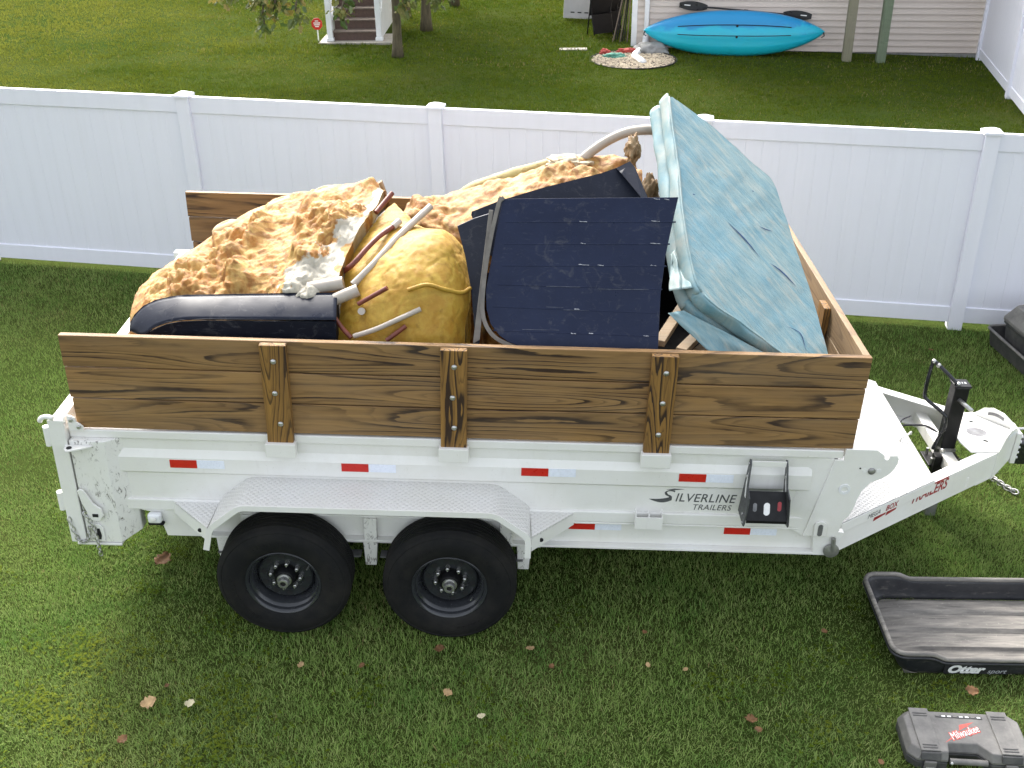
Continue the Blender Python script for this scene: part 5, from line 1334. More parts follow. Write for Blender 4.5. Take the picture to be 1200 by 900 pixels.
def navy_mat(name, base, rough, spec=.25):
    t = NT(name); v = t.coord('Object')
    c = t.mix(t.ramp(t.noise(v, 3.5, 5, .65), [(.4, 0.0), (.75, .55)]), base, tuple(min(1, b * 1.5 + .006) for b in base))
    sc = t.coord('Object', scale=(.7, 3, 3), rot=(0, .06, 0))
    c = t.mix(t.ramp(t.noise(sc, 26, 7, .78, .4), [(.58, 0.0), (.72, .40)]), c, (.10, .11, .13))
    c = t.mix(t.ramp(t.noise(v, 9, 6, .75, 1.5), [(.56, 0.0), (.76, .42)]), c, (.12, .12, .12))
    t.color(c); t.b.inputs['Specular IOR Level'].default_value = spec; t.rough(t.ramp(t.noise(v, 8, 4), [(.3, rough - .08), (.7, rough + .14)]))
    MATS[name] = t.m
navy_mat('navy_panel', (.0045, .0105, .036), .34)
navy_mat('navy_grey', (.010, .013, .024), .40)
navy_mat('black_panel', (.004, .0055, .011), .46, .10)
navy_mat('shell_navy', (.007, .010, .020), .32, .16)

def blue_vinyl():
    t = NT('blue_vinyl'); v = t.coord('Object')
    tc = t.n('TexCoord'); d_ = Vector(BLUE_SLITS[0][2]) - Vector(BLUE_SLITS[0][0]); d_.normalize(); c_ = d_.cross(Vector(BLUE_N)).normalized()
    cx = t.n('CombineXYZ')
    for i_, (vec_, k_) in enumerate(((d_, .55), (c_, 3.2))):
        dp_ = t.n('VectorMath', operation='DOT_PRODUCT'); t.l(tc.outputs['Object'], dp_.inputs[0]); dp_.inputs[1].default_value = tuple(vec_)
        t.l(t.math('MULTIPLY', dp_.outputs['Value'], k_), cx.inputs[i_])
    st = cx.outputs[0]
    a = t.noise(st, 7, 6, .7, .6)
    c = t.ramp(a, [(.34, (.118, .252, .300)), (.50, (.200, .308, .322)), (.64, (.305, .358, .335))])
    c = t.mix(t.ramp(t.noise(v, 3.0, 4, .6), [(.50, 0.0), (.72, .55)]), c, (.10, .28, .37))
    c = t.mix(t.ramp(t.noise(v, 5.5, 5, .7), [(.60, 0.0), (.78, .60)]), c, (.36, .34, .27))
    c = t.mix(t.ramp(t.noise(st, 40, 5, .7), [(.60, 0.0), (.75, .30)]), c, (.40, .46, .44))
    t.color(c); t.rough(.5)
    t.bump(t.noise(st, 14, 8, .72), .9, .012)
    MATS['blue_vinyl'] = t.m
blue_vinyl()
def pale_vinyl():
    t = NT('pale_vinyl'); v = t.coord('Object')
    c = t.ramp(t.noise(v, 6, 6, .7), [(.3, (.125, .265, .320)), (.5, (.220, .310, .315)), (.7, (.310, .345, .320))])
    t.color(c); t.rough(.55); t.bump(t.noise(v, 40, 5, .7), .3, .006); MATS['pale_vinyl'] = t.m
pale_vinyl()

def warp(p, a):
    q = Vector(p) * 6
    return np.array(p) + a * np.array((mnoise.noise(q), mnoise.noise(q + Vector((9, 2, 5))), mnoise.noise(q + Vector((3, 7, 1)))))
def rough_mask(p):
    t = max(0.0, min(1.0, (mnoise.noise(Vector(p) * 3.4 + Vector((4, 1, 8))) + .28) / .5))
    return .30 + .85 * t * t * (3 - 2 * t)
def lobes(p, s, seed):
    d, _ = mnoise.voronoi(Vector(p) * (1 / s) + Vector((seed * 3.7, seed * 1.3, seed * 9.1)))
    return max(0.0, 1 - d[0] * d[0] * 1.9), d[1] - d[0]

def patch(name, ctrl, nu, nv, disp, mat, parent=None, skirt=None, torn=None, origin=(0, 0, 0), smooth=True, disp_dir=None):
    """smooth sheet through a grid of points, pushed along its normal by disp(p,u,v); edges drop to z=skirt"""
    C = np.asarray(ctrl, float)
    rows = np.array([catmull(r, nv) for r in C])                       # rows x nv x 3
    S = np.stack([catmull(rows[:, j], nu) for j in range(nv)], 1)      # nu x nv x 3
    du = np.gradient(S, axis=0); dv = np.gradient(S, axis=1)
    N = np.cross(dv, du); N /= np.linalg.norm(N, axis=2, keepdims=True) + 1e-9
    if N[..., 2].mean() < 0: N = -N; flip = True
    else: flip = False
    T_ = np.zeros((nu, nv)); O = S.copy()
    for i in range(nu):
        for j in range(nv):
            u, v = i / (nu - 1), j / (nv - 1)
            O[i, j] += N[i, j] * disp(S[i, j], u, v)
            if torn: T_[i, j] = torn(S[i, j], u, v)
    V = [tuple(p) for p in O.reshape(-1, 3)]; tv = list(T_.ravel())
    F = [(i * nv + j, i * nv + j + 1, (i + 1) * nv + j + 1, (i + 1) * nv + j) for i in range(nu - 1) for j in range(nv - 1)]
    if flip: F = [f[::-1] for f in F]
    if skirt is not None:
        ring = [(0, j) for j in range(nv)] + [(i, nv - 1) for i in range(1, nu)] + [(nu - 1, j) for j in range(nv - 2, -1, -1)] + [(i, 0) for i in range(nu - 2, 0, -1)]
        b = len(V); c_ = O.reshape(-1, 3).mean(0)
        for (i, j) in ring:
            p = O[i, j]; V.append((p[0] * .96 + c_[0] * .04, min(max(p[1], .06), WD - .03), skirt)); tv.append(0)
        k = len(ring)
        SF = [(ring[q][0] * nv + ring[q][1], b + q, b + (q + 1) % k, ring[(q + 1) % k][0] * nv + ring[(q + 1) % k][1]) for q in range(k)]
        SF.append(tuple(range(b, b + k)))
        F += [f[::-1] for f in SF] if not flip else SF
    mb = MB().add(V, F)
    o = mb.build(name, mat, parent, origin=origin, smooth=smooth)
    at = o.data.attributes.new('torn', 'FLOAT', 'POINT')
    at.data.foreach_set('value', np.array(tv, np.float32)[:len(o.data.vertices)])
    return o, O, N

def load_thing(name, base, label, cat, group=None):
    o = empty(name, TR(base), TROT); tag(o, label, cat, group); return o
def one(mb, name, mat, base, label, cat, group=None, **kw):
    o = mb.build(name, mat, None, origin=base, loc=TR(base), rot=TROT, **kw); tag(o, label, cat, group); return o

# ---- foam-backed tub shell, bumpy cream piece at the rear of the bed
ba = (.9, .9, .78)
fa = load_thing('foam_tub_piece', ba, 'bumpy cream sprayed-foam back of a broken tub shell at the rear of the trailer', 'foam shell')
def dA(p, u, v):
    l1, e1 = lobes(warp(p, .05), .25, 1); l2, e2 = lobes(warp(p, .03), .115, 2)
    w_ = mnoise.fractal(Vector(p) * 9, 1.0, 2.0, 3)
    edge = min(1, 6 * v, 6 * (1 - v), 5 * (1 - u))
    ripples = .0070 * math.sin(24 * (l1 + .5 * l2 + .3 * w_)) * (1 if u < .62 else .5)
    l3, e3 = lobes(warp(p, .02), .052, 5)
    k = (1.0 if u < .62 else .6) * rough_mask(p)
    return (k * (.062 * l1 + .042 * l2 + .016 * l3 + ripples) + .016 * w_ + .006 * mnoise.noise(Vector(p) * 38) - .022) * max(.25, edge)
def tA(p, u, v):
    w_ = .10 + .16 * max(0, 1 - abs(u - .30) / .22)
    c_ = .97 - .50 * max(0, .50 - u)
    a = 1.15 - abs(v - c_) / w_ + .9 * mnoise.fractal(Vector(p) * 7, 1, 2, 3)
    return max(0, min(1, a)) if .10 < u < .82 else 0
shA, OA, NA = patch('shell', FOAM_A, 190, 170, dA, MATS['foam_cream'], fa, .78, tA, ba)
simple('jet_foam', (.46, .33, .165), .7, var=.15, scale=14, bump=.5); simple('jet_grey', (.20, .17, .12), .7, var=.3, scale=30)
for c in JETS:
    i = np.argmin(((OA - np.array(c)) ** 2).sum(2)); ii, jj = divmod(int(i), OA.shape[1])
    p, n_ = OA[ii, jj], NA[ii, jj]
    p = p + n_ * .010
    jt = MB().lathe([(.0, .010), (.036, .010), (.041, .018), (.052, .020), (.068, .014), (.088, .002), (.095, -.02)], tuple(p), tuple(n_), 26).build('jet_fitting', MATS['jet_foam'], fa, origin=ba, smooth=True)
    MB().lathe([(0, .0115), (.034, .0115)], tuple(p), tuple(n_), 18).build('jet_centre', MATS['jet_grey'], jt, origin=ba)
ct = CUTPIPE
MB().hexa([tuple(np.array(ct[0]) + np.array(d)) for d in ((-.02, 0, -.02), (.03, 0, -.04), (-.02, .05, -.02), (.03, .05, -.04), (-.03, 0, .03), (.0, 0, .05), (-.03, .05, .03), (.0, .05, .05))]).build('torn_edge', MATS['foam_tan'], fa, origin=ba, bevel=.006)

# ---- smooth yellow foam piece with plumbing
bb = (1.75, .6, .78)
fb = load_thing('foam_tub_piece', bb, 'smooth golden-yellow foam tub piece with white and red pipes in the bed', 'foam shell')
def dB(p, u, v):
    w_ = mnoise.fractal(Vector(p) * 5, 1.0, 2.0, 4); f_ = mnoise.noise(Vector(p) * 45)
    cr = 1 - abs(mnoise.noise(Vector((p[0] * 7, p[1] * 7, p[2] * 7 + 4))))
    return .013 * w_ + .0018 * f_ - .010 * max(0, cr - .93) * 14 * .4
def tB(p, u, v): return max(0, min(1, (.05 - v) * 14)) if .25 < u < .9 else 0
shB, OB, NB = patch('shell', FOAM_B, 130, 110, dB, MATS['foam_yellow'], fb, .78, tB, bb)
def tube_on(P, r_, name, mat, parent, origin, n=30, lift=0.0, ns=10, hollow=False):
    Q = catmull(P, n) + np.array((0, -lift * .7, lift * .7))
    o = MB().tube(Q, r_, ns).build(name, mat, parent, origin=origin, smooth=50)
    if hollow:
        d = Vector(Q[-1] - Q[-2]).normalized(); p = Vector(Q[-1]) + d * .0008
        MB().lathe([(0, 0), (r_ * .80, 0)], tuple(p), tuple(d), 14).build('pipe_bore', MATS['foam_tan'], o, origin=origin)
    return o
tube_on(PIPE_LONG, .021, 'white_pipe', MATS['pvc'], fb, bb, lift=.055, hollow=True)
h1 = tube_on(HOSE1, .0155, 'red_hose', MATS['hose_red'], fb, bb, lift=.035)
tube_on(HOSE1_CUFF, .021, 'hose_cuff', MATS['pvc'], fb, bb, 6, lift=.035, hollow=True)
tube_on(HOSE2, .0155, 'red_hose', MATS['hose_red'], fb, bb, lift=.02)
tube_on(PIPE_STUB1, .036, 'pipe_stub', MATS['pvc'], fb, bb, lift=.02, ns=16, hollow=True)
tube_on(PIPE_STUB2, .034, 'pipe_stub', MATS['pvc'], fb, bb, lift=.015, ns=16, hollow=True)
tube_on(HOSE3, .013, 'red_hose', MATS['hose_red'], fb, bb, lift=.008)
tube_on(PIPE_LOW, .014, 'white_pipe', MATS['pvc'], fb, bb, lift=.012)
tube_on(HOSE4, .013, 'red_hose', MATS['hose_red'], fb, bb, lift=.015)
tube_on(HOSE5, .013, 'red_hose', MATS['hose_red'], fb, bb, lift=.012)
tube_on(RIDGE1, .012, 'buried_pipe', MATS['foam_yellow'], fb, bb, lift=.0, ns=12)
tube_on([(BUTTON[0][0], BUTTON[0][1], BUTTON[0][2]), (BUTTON[0][0], BUTTON[0][1] - .02, BUTTON[0][2] + .01)], .020, 'plug', MATS['pvc'], fb, bb, 3, ns=14)

# ---- back ridge of foam
bc_ = (2.4, 1.5, .78)
fc = load_thing('foam_tub_piece', bc_, 'lumpy orange-cream foam ridge behind the navy panels', 'foam shell')
def dC(p, u, v):
    l1, e1 = lobes(warp(p, .05), .21, 4); l2, e2 = lobes(warp(p, .03), .10, 6); w_ = mnoise.fractal(Vector(p) * 8, 1.0, 2.0, 3)
    l3, e3 = lobes(warp(p, .02), .05, 9)
    return rough_mask(p) * (.055 * l1 + .036 * l2 + .012 * l3) + .018 * w_ - .008
def tC(p, u, v): return 0.0
patch('shell', FOAM_C, 110, 170, dC, MATS['foam_back'], fc, .78, tC, bc_)
lg = catmull(LOG, 26) + np.array((0, -.01, -.022))
rr = [.035 + .028 * math.sin(math.pi * (i / 25) ** .8) for i in range(26)]
lgb = MB().tube(lg, rr, 16)
lgb.v = [tuple(np.array(v_) + .009 * mnoise.noise(Vector(v_) * 22)) for v_ in lgb.v]
one(lgb, 'foam_log', MATS['foam_log'], LOG[0], 'long pale-yellow foam strip lying along the top of the back foam ridge', 'foam strip', smooth=True)
def blob(name, c, r3, seed, amp, mat, label, cat, sub=5):
    bm = bmesh.new(); bmesh.ops.create_icosphere(bm, subdivisions=sub, radius=1)
    for v in bm.verts:
        l1, _ = lobes(np.array(v.co), .6, seed); f_ = mnoise.fractal(v.co * 2.2 + Vector((seed, 0, 0)), 1, 2, 4)
        v.co = Vector((v.co.x * r3[0], v.co.y * r3[1], v.co.z * r3[2])) * (1 + amp * f_ + .22 * l1)
    me = bpy.data.meshes.new(name); bm.to_mesh(me); bm.free()
    o = link(name, me, mat, None, smooth=True, loc=TR(c), rot=TROT); tag(o, label, cat); return o
blob('foam_lump', WHITE_FOAM[0], (.13, .09, .045), 3, .35, MATS['foam_white'] if 'foam_white' in MATS else simple('foam_white', (.50, .43, .30), .7, var=.2, scale=20, bump=.6), 'torn whitish foam lump at the foot of the curved white pipe', 'foam lump')
blob('foam_lump', TAN_CHUNK[0], (.040, .05, .075), 8, .35, MATS['foam_tan'], 'tan foam chunk sticking up beside the blue cover', 'foam lump')
blob('foam_lump', TAN_CHUNK[2], (.055, .06, .10), 12, .4, MATS['foam_tan'], 'dark tan foam chunk wedged below the taller chunk by the blue cover', 'foam lump')
cp2 = catmull(CURVED_PIPE, 40)
one(MB().tube(cp2, .030, 14), 'curved_pipe', MATS['pvc'], CURVED_PIPE[0], 'curved off-white hose arching from the foam to the blue cover', 'pipe', smooth=True)

# ---- black plastic skirt panel lying along the near side boards
bp0 = BLACK_LOW[0]
blk = load_thing('skirt_panel', bp0, 'glossy black skirt panel with a rounded end lying along the near side boards', 'panel')
_tp = catmull(BLACK_UP[0:9], 60); _bt = catmull([BLACK_UP[0]] + BLACK_UP[14:8:-1], 60)
def _arc(P, n):
    d = np.concatenate([[0], np.cumsum(np.linalg.norm(np.diff(P, axis=0), axis=1))]); t = np.linspace(0, d[-1], n)
    return np.stack([np.interp(t, d, P[:, k]) for k in range(3)], 1)
_tp, _bt = _arc(_tp, 60), _arc(_bt, 60)
_A = np.zeros((9, 60, 3))
for i in range(9):
    t = i / 8
    _A[i] = _tp * (1 - t) + _bt * t
    _A[i, :, 1] -= .008 * math.sin(math.pi * t); _A[i, :, 2] += .004 * math.sin(math.pi * t)
_o = MB().add([tuple(p) for p in _A.reshape(-1, 3)], [(i * 60 + j, (i + 1) * 60 + j, (i + 1) * 60 + j + 1, i * 60 + j + 1) for i in range(8) for j in range(59)]).build('upper_face', MATS['shell_navy'], blk, origin=bp0, smooth=True)
_m = _o.modifiers.new('solid', 'SOLIDIFY'); _m.thickness = .006; _m.offset = -1
MB().slab(BLACK_LOW, (0, .007, 0)).build('lower_face', MATS['black_panel'], blk, origin=bp0)
e_ = [BLACK_UP[i] for i in range(0, 9)]
MB().tube(e_, .003, 6).build('rolled_edge', MATS['black_panel'], blk, origin=bp0, smooth=True)
e_ = [BLACK_UP[i] for i in range(9, 15)]
MB().tube(e_, .0022, 5).build('fold_edge', MATS['black_panel'], blk, origin=bp0, smooth=True)
MB().slab([(BLACK_UP[8][0] + .001, BLACK_UP[8][1], BLACK_UP[8][2]), (BLACK_UP[9][0] + .001, BLACK_UP[9][1], BLACK_UP[9][2]), (BLACK_LOW[6][0], BLACK_LOW[6][1], BLACK_LOW[6][2]), (BLACK_LOW[6][0], .33, BLACK_LOW[6][2])], (-.006, 0, 0)).build('end_cap', MATS['black_panel'], blk, origin=bp0)
for f_ in (.12, .5, .93):
    p = np.array(BLACK_UP[7]) * (1 - f_) + np.array(BLACK_UP[8]) * f_ + np.array((0, -.012, -.012))
    MB().sphere(tuple(p), .006, n=8, m=5).build('rivet', MATS['zinc'], blk, origin=bp0)

# ---- navy panels
simple('scuff', (.36, .37, .40), .6, var=.4, scale=90); simple('scuff_dim', (.10, .11, .14), .6, var=.5, scale=60)
NN = Vector(NAVY_N)
nb = NAVY[5]
nv = load_thing('navy_panel', nb, 'large navy blue ribbed panel with a curved lower corner facing the camera', 'panel')
MB().slab(NAVY, tuple(-NN * .010)).build('sheet', MATS['navy_panel'], nv, origin=nb, bevel=.002)
for g in NAVY_GROOVES:
    a, b = Vector(g[0]), Vector(g[1]); u_ = Vector((0, 0, 1)) - NN * NN.z; u_.normalize()
    for (o0, o1, h_) in ((.0, .008, .0012),):
        P = [a + u_ * o0, b + u_ * o0, b + u_ * o1, a + u_ * o1]
        MB().slab([tuple(p + NN * h_) for p in P], tuple(-NN * .004)).build('rib', MATS['navy_panel'], nv, origin=nb, bevel=.0018)
for s_ in NAVY_SCR:
    a, b = Vector(s_[0]), Vector(s_[1]); P = []
    d = (b - a); k = 5; u_ = Vector((0, 0, 1)) - NN * NN.z; u_.normalize()
    top = [a + d * (i / k) + u_ * random.uniform(.0005, .0045) for i in range(k + 1)]; bot = [a + d * (i / k) - u_ * random.uniform(-.001, .002) for i in range(k + 1)]
    P = [tuple(p + NN * .0045 + u_ * .006) for p in top + bot[::-1]]
    long_ = d.length > .09
    if long_: P = [tuple(p + NN * .0045 + u_ * .006) for p in [a + d * (i / k) + u_ * random.uniform(.0005, .0016) for i in range(k + 1)] + [a + d * (i / k) - u_ * random.uniform(.0, .001) for i in range(k, -1, -1)]]
    MB().slab(P, tuple(-NN * .001)).build('scuff', MATS['scuff_dim' if long_ else 'scuff'], nv, origin=nb)
tq = catmull(TRIM, 40)
tm = MB()
for i in range(len(tq) - 1):
    a, b = Vector(tq[i]), Vector(tq[i + 1]); d = (b - a).normalized(); s_ = d.cross(NN) * .011
    tm.hexa([tuple(p + o_ + h_) for h_ in (NN * -.004, NN * .012) for o_ in (-s_, s_) for p in (a, b)])
tm.build('edge_trim', MATS['aluminium'], nv, origin=nb)
nk = load_thing('navy_panel', NAVY_LEFT[7], 'dark grey-blue narrow panel standing between the yellow foam and the large navy panel', 'panel')
MB().slab(NAVY_LEFT, (0, .008, 0)).build('sheet', MATS['navy_grey'], nk, origin=NAVY_LEFT[7])
one(MB().slab(STRIP1, tuple(-NN * .012)), 'metal_strip', MATS['aluminium'], STRIP1[3], 'thin weathered aluminium strip standing left of the large navy panel', 'metal strip', bevel=.002)
n4 = load_thing('navy_panel', NAVY_BACK[9], 'navy panel with a folded end standing behind the large navy panel', 'panel')
MB().slab(NAVY_BACK, (0, .008, -.004)).build('sheet', MATS['navy_grey'], n4, origin=NAVY_BACK[9])
MB().slab(NAVY_BACK_FOLD, (.0, .01, -.006)).build('folded_end', MATS['navy_grey'], n4, origin=NAVY_BACK[9])
for i, (a, b) in enumerate(SCRAP):
    a, b = Vector(a), Vector(b); d = (b - a).normalized(); a = a - d * .03; b = b + d * .35
    s_ = d.cross(Vector((0, 0, 1))).normalized() * .03; t_ = s_.cross(d).normalized() * .018
    P = [tuple(p + x_ * s_ + y_ * t_) for y_ in (-1, 1) for x_ in (-1, 1) for p in (a, b)]
    one(MB().hexa(P), 'timber_offcut', MATS['scrap_wood'], P[0], ['pale timber offcut poking out below the blue cover', 'timber offcut between the navy panel and the blue cover', 'third timber offcut deep in the shadow under the blue cover'][i], 'timber', bevel=.003)
simple('bag_black', (.0025, .0025, .003), .8, spec=.05)  # near-black, so the shade of the gap sits in the colour
one(MB().box(2.95, 4.0, .22, 1.5, .765, 1.52), 'rubbish_bag', MATS['bag_black'], (3.4, .8, .765), 'dark filled bag in the bed beneath the blue cover', 'bag', bevel=.12, seg=4)  # added block that keeps the gap under the cover dark

# ---- blue vinyl cover
bn = np.array(BLUE_N)
b0 = BLUE_L[5]
bc2 = load_thing('tub_cover', b0, 'faded light-blue vinyl hot tub cover leaning over the front of the bed', 'cover')
Lc, Rc = catmull(BLUE_L, 90), catmull(BLUE_R, 90)
NVc = 60
TOP = np.zeros((90, NVc, 3))
for i in range(90):
    for j in range(NVc):
        t = j / (NVc - 1); p = Lc[i] * (1 - t) + Rc[i] * t
        q = Vector(p)
        wr = .0045 * mnoise.fractal(Vector((q.x * 3.0 + q.z * 2.0, q.y * 5 - q.x * 6, q.z * 2)), 1, 2, 4)
        wr += .0035 * mnoise.noise(Vector((q.x * 26 + q.z * 16, q.y * 3, 0)))
        puff = .012 * math.sin(math.pi * min(1, max(0, t))) * math.sin(math.pi * i / 89)
        TOP[i, j] = p + bn * (wr + puff)
def grid_faces(nu, nv, b=0, flip=False):
    F = [(b + i * nv + j, b + (i + 1) * nv + j, b + (i + 1) * nv + j + 1, b + i * nv + j + 1) for i in range(nu - 1) for j in range(nv - 1)]
    return [f[::-1] for f in F] if flip else F
mb = MB().add([tuple(p) for p in TOP[1:].reshape(-1, 3)], grid_faces(89, NVc))
mb.build('top_skin', MATS['blue_vinyl'], bc2, origin=b0, smooth=True)
# piping bead along the left edge and folded sides (two foam halves with their sag)
def side_strip(edge, depths, name, mat, wob, seed):
    rows = []
    for k_, (dn, out) in enumerate(depths):
        row = []
        for i, p in enumerate(edge):
            d = edge[min(i + 1, len(edge) - 1)] - edge[max(i - 1, 0)]; d /= np.linalg.norm(d)
            o_ = np.cross(d, bn)
            w_ = wob * mnoise.noise(Vector((i * .16 + seed, k_ * .9, seed))) * (1 if 0 < k_ else .25)
            row.append(p - bn * dn + o_ * (out + w_))
        rows.append(catmull(row, len(edge)))
    A = np.stack([catmull(np.array(rows)[:, i], 26) for i in range(len(edge))], 1)
    m_ = MB().add([tuple(p) for p in A.reshape(-1, 3)], grid_faces(26, len(edge)))
    o = m_.build(name, mat, bc2, origin=b0, smooth=True); s = o.modifiers.new('solid', 'SOLIDIFY'); s.thickness = .004; s.offset = 0
    return o
le = TOP[:, 0]
sg_ = 1.0
d0 = le[10] - le[0]; od = np.cross(d0 / np.linalg.norm(d0), bn); sg_ = 1.0 if od[0] < 0 else -1.0
kL = int(90 * 5.05 / 8)
side_strip(le[:kL], [(0, 0), (.004, .012 * sg_), (.045, .020 * sg_), (.085, .012 * sg_), (.100, -.012 * sg_), (.112, .012 * sg_), (.155, .028 * sg_), (.195, .010 * sg_), (.20, -.05 * sg_)], 'left_side', MATS['pale_vinyl'], .012, 3)
side_strip(le[kL - 2:], [(0, 0), (.004, .012 * sg_), (.045, .018 * sg_), (.085, .010 * sg_), (.100, -.014 * sg_), (.112, .010 * sg_), (.155, .020 * sg_), (.195, .008 * sg_), (.20, -.05 * sg_)], 'lower_side', MATS['blue_vinyl'], .016, 7)
re_ = TOP[:, NVc - 1]
side_strip(re_[2:], [(0, 0), (.03, -.010 * sg_), (.10, -.012 * sg_), (.19, -.004 * sg_), (.20, .05 * sg_)], 'right_side', MATS['blue_vinyl'], .012, 11)
BOT = TOP - bn * .2
MB().add([tuple(p) for p in BOT[1:].reshape(-1, 3)], grid_faces(89, NVc, flip=True)).build('underside', MATS['pale_vinyl'], bc2, origin=b0, smooth=True)
MB().tube([tuple(p + bn * .004) for p in le[1:kL:2]], .007, 6).build('edge_piping', MATS['pale_vinyl'], bc2, origin=b0, smooth=True)
MB().tube([tuple(p + bn * .003) for p in le[kL::2]], .006, 6).build('edge_piping', MATS['blue_vinyl'], bc2, origin=b0, smooth=True)
simple('tear_navy', (.012, .045, .13), .7, var=.4, scale=40)
for k_, sl in enumerate(BLUE_SLITS):
    Q = catmull(sl, 12); d = Vector(Q[-1] - Q[0]).normalized(); s_ = d.cross(Vector(bn))
    up_p, dn_p = [], []
    for i, p in enumerate(Q):
        q = TOP.reshape(-1, 3)[np.argmin(((TOP.reshape(-1, 3) - p) ** 2).sum(1))]
        off = ((q - p) @ bn); w_ = (.010 if k_ < 2 else .006) * math.sin(math.pi * (i + .02) / 11.04) + .001
        base = Vector(p + bn * (off + .0035)); up_p.append(tuple(base + s_ * w_ * .5)); dn_p.append(tuple(base - s_ * w_ * .5))
    m_ = MB(); 
    V = up_p + dn_p; n_ = len(up_p)
    m_.add(V, [(i, i + 1, n_ + i + 1, n_ + i) for i in range(n_ - 1)])
    m_.build('tear', MATS['tear_navy'], bc2, origin=b0)
def flap(P, name, mat, seed, nu=24, nv=18, amp=.02):
    P = [np.array(p) for p in P]; A = np.zeros((nu, nv, 3))
    for i in range(nu):
        for j in range(nv):
            s, t = i / (nu - 1), j / (nv - 1)
            p = (P[0] * (1 - s) + P[1] * s) * (1 - t) + (P[3] * (1 - s) + P[2] * s) * t
            w_ = amp * mnoise.noise(Vector((s * 4 + seed, t * 3, seed))) + amp * .5 * math.sin(9 * s + 3 * t + seed)
            A[i, j] = p + np.array((.2, -.8, .4)) * w_
    o = MB().add([tuple(p) for p in A.reshape(-1, 3)], grid_faces(nu, nv)).build(name, mat, bc2, origin=b0, smooth=True)
    s_ = o.modifiers.new('solid', 'SOLIDIFY'); s_.thickness = .003; return o
flap(BLUE_FLAP, 'loose_flap', MATS['pale_vinyl'], 2)
flap(BLUE_LOW, 'loose_flap', MATS['blue_vinyl'], 5, amp=.014)
one(MB().hexa([(x_, y_ + dy_, z_) for z_, y_ in ((.77, .95), (1.95, 1.30)) for dy_ in (0, .012) for x_ in (2.95, 3.85)]), 'plastic_sheet', MATS['bag_black'], (3.4, 1.0, .77), 'black plastic sheet in the shadow between the navy panel and the blue cover', 'sheet')  # added to block the view of the far wall and darken the gap
# ================================================================ things on the lawn in front and at the right
def sled_mat():
    t = NT('sled_plastic'); v = t.coord('Object')
    st = t.coord('Object', scale=(.35, 3, 1))
    c = t.mix(t.ramp(t.noise(v, 5, 5, .65), [(.35, 0.0), (.7, .6)]), (.012, .013, .017), (.05, .05, .052))
    c = t.mix(t.ramp(t.noise(st, 30, 6, .75), [(.55, 0.0), (.72, .55)]), c, (.20, .185, .16))
    t.color(c); t.rough(.45); MATS['sled'] = t.m
    t = NT('sled_dusty'); v = t.coord('Object'); st = t.coord('Object', scale=(.35, 3, 1))
    c = t.ramp(t.noise(st, 12, 6, .7), [(.3, (.075, .072, .068)), (.5, (.175, .163, .145)), (.75, (.31, .287, .25))])
    c = t.mix(t.ramp(t.noise(v, 45, 4, .7), [(.62, 0.0), (.75, .6)]), c, (.45, .42, .37))
    t.color(c); t.rough(.7); MATS['sled_dusty'] = t.m
    t = NT('case_plastic'); v = t.coord('Object')
    c = t.mix(t.ramp(t.noise(v, 7, 5, .7), [(.35, 0.0), (.68, 1.0)]), (.10, .097, .092), (.19, .182, .168))
    c = t.mix(t.ramp(t.noise(v, 40, 6, .75), [(.60, 0.0), (.75, .4)]), c, (.30, .28, .25))
    t.color(c); t.rough(.62); t.bump(t.noise(v, 220, 2), .12, .002); MATS['case'] = t.m
    t = NT('case_dark'); v = t.coord('Object')
    c = t.mix(t.ramp(t.noise(v, 9, 5, .7), [(.4, 0.0), (.7, .8)]), (.035, .035, .037), (.10, .096, .09))
    t.color(c); t.rough(.55); MATS['case_dark'] = t.m
sled_mat()
def rrect(x0, x1, y0, y1, r, n=6):
    out = []
    for (cx, cy, a) in ((x1 - r, y1 - r, 0), (x0 + r, y1 - r, 90), (x0 + r, y0 + r, 180), (x1 - r, y0 + r, 270)):
        for k in range(n + 1): out.append((cx + r * math.cos(R(a + 90 * k / n)), cy + r * math.sin(R(a + 90 * k / n))))
    return out
def densify(P, s):
    out = []
    for i in range(len(P)):
        a, b = np.array(P[i]), np.array(P[(i + 1) % len(P)]); k = max(1, int(np.linalg.norm(b - a) / s))
        out += [tuple(a + (b - a) * t / k) for t in range(k)]
    return out
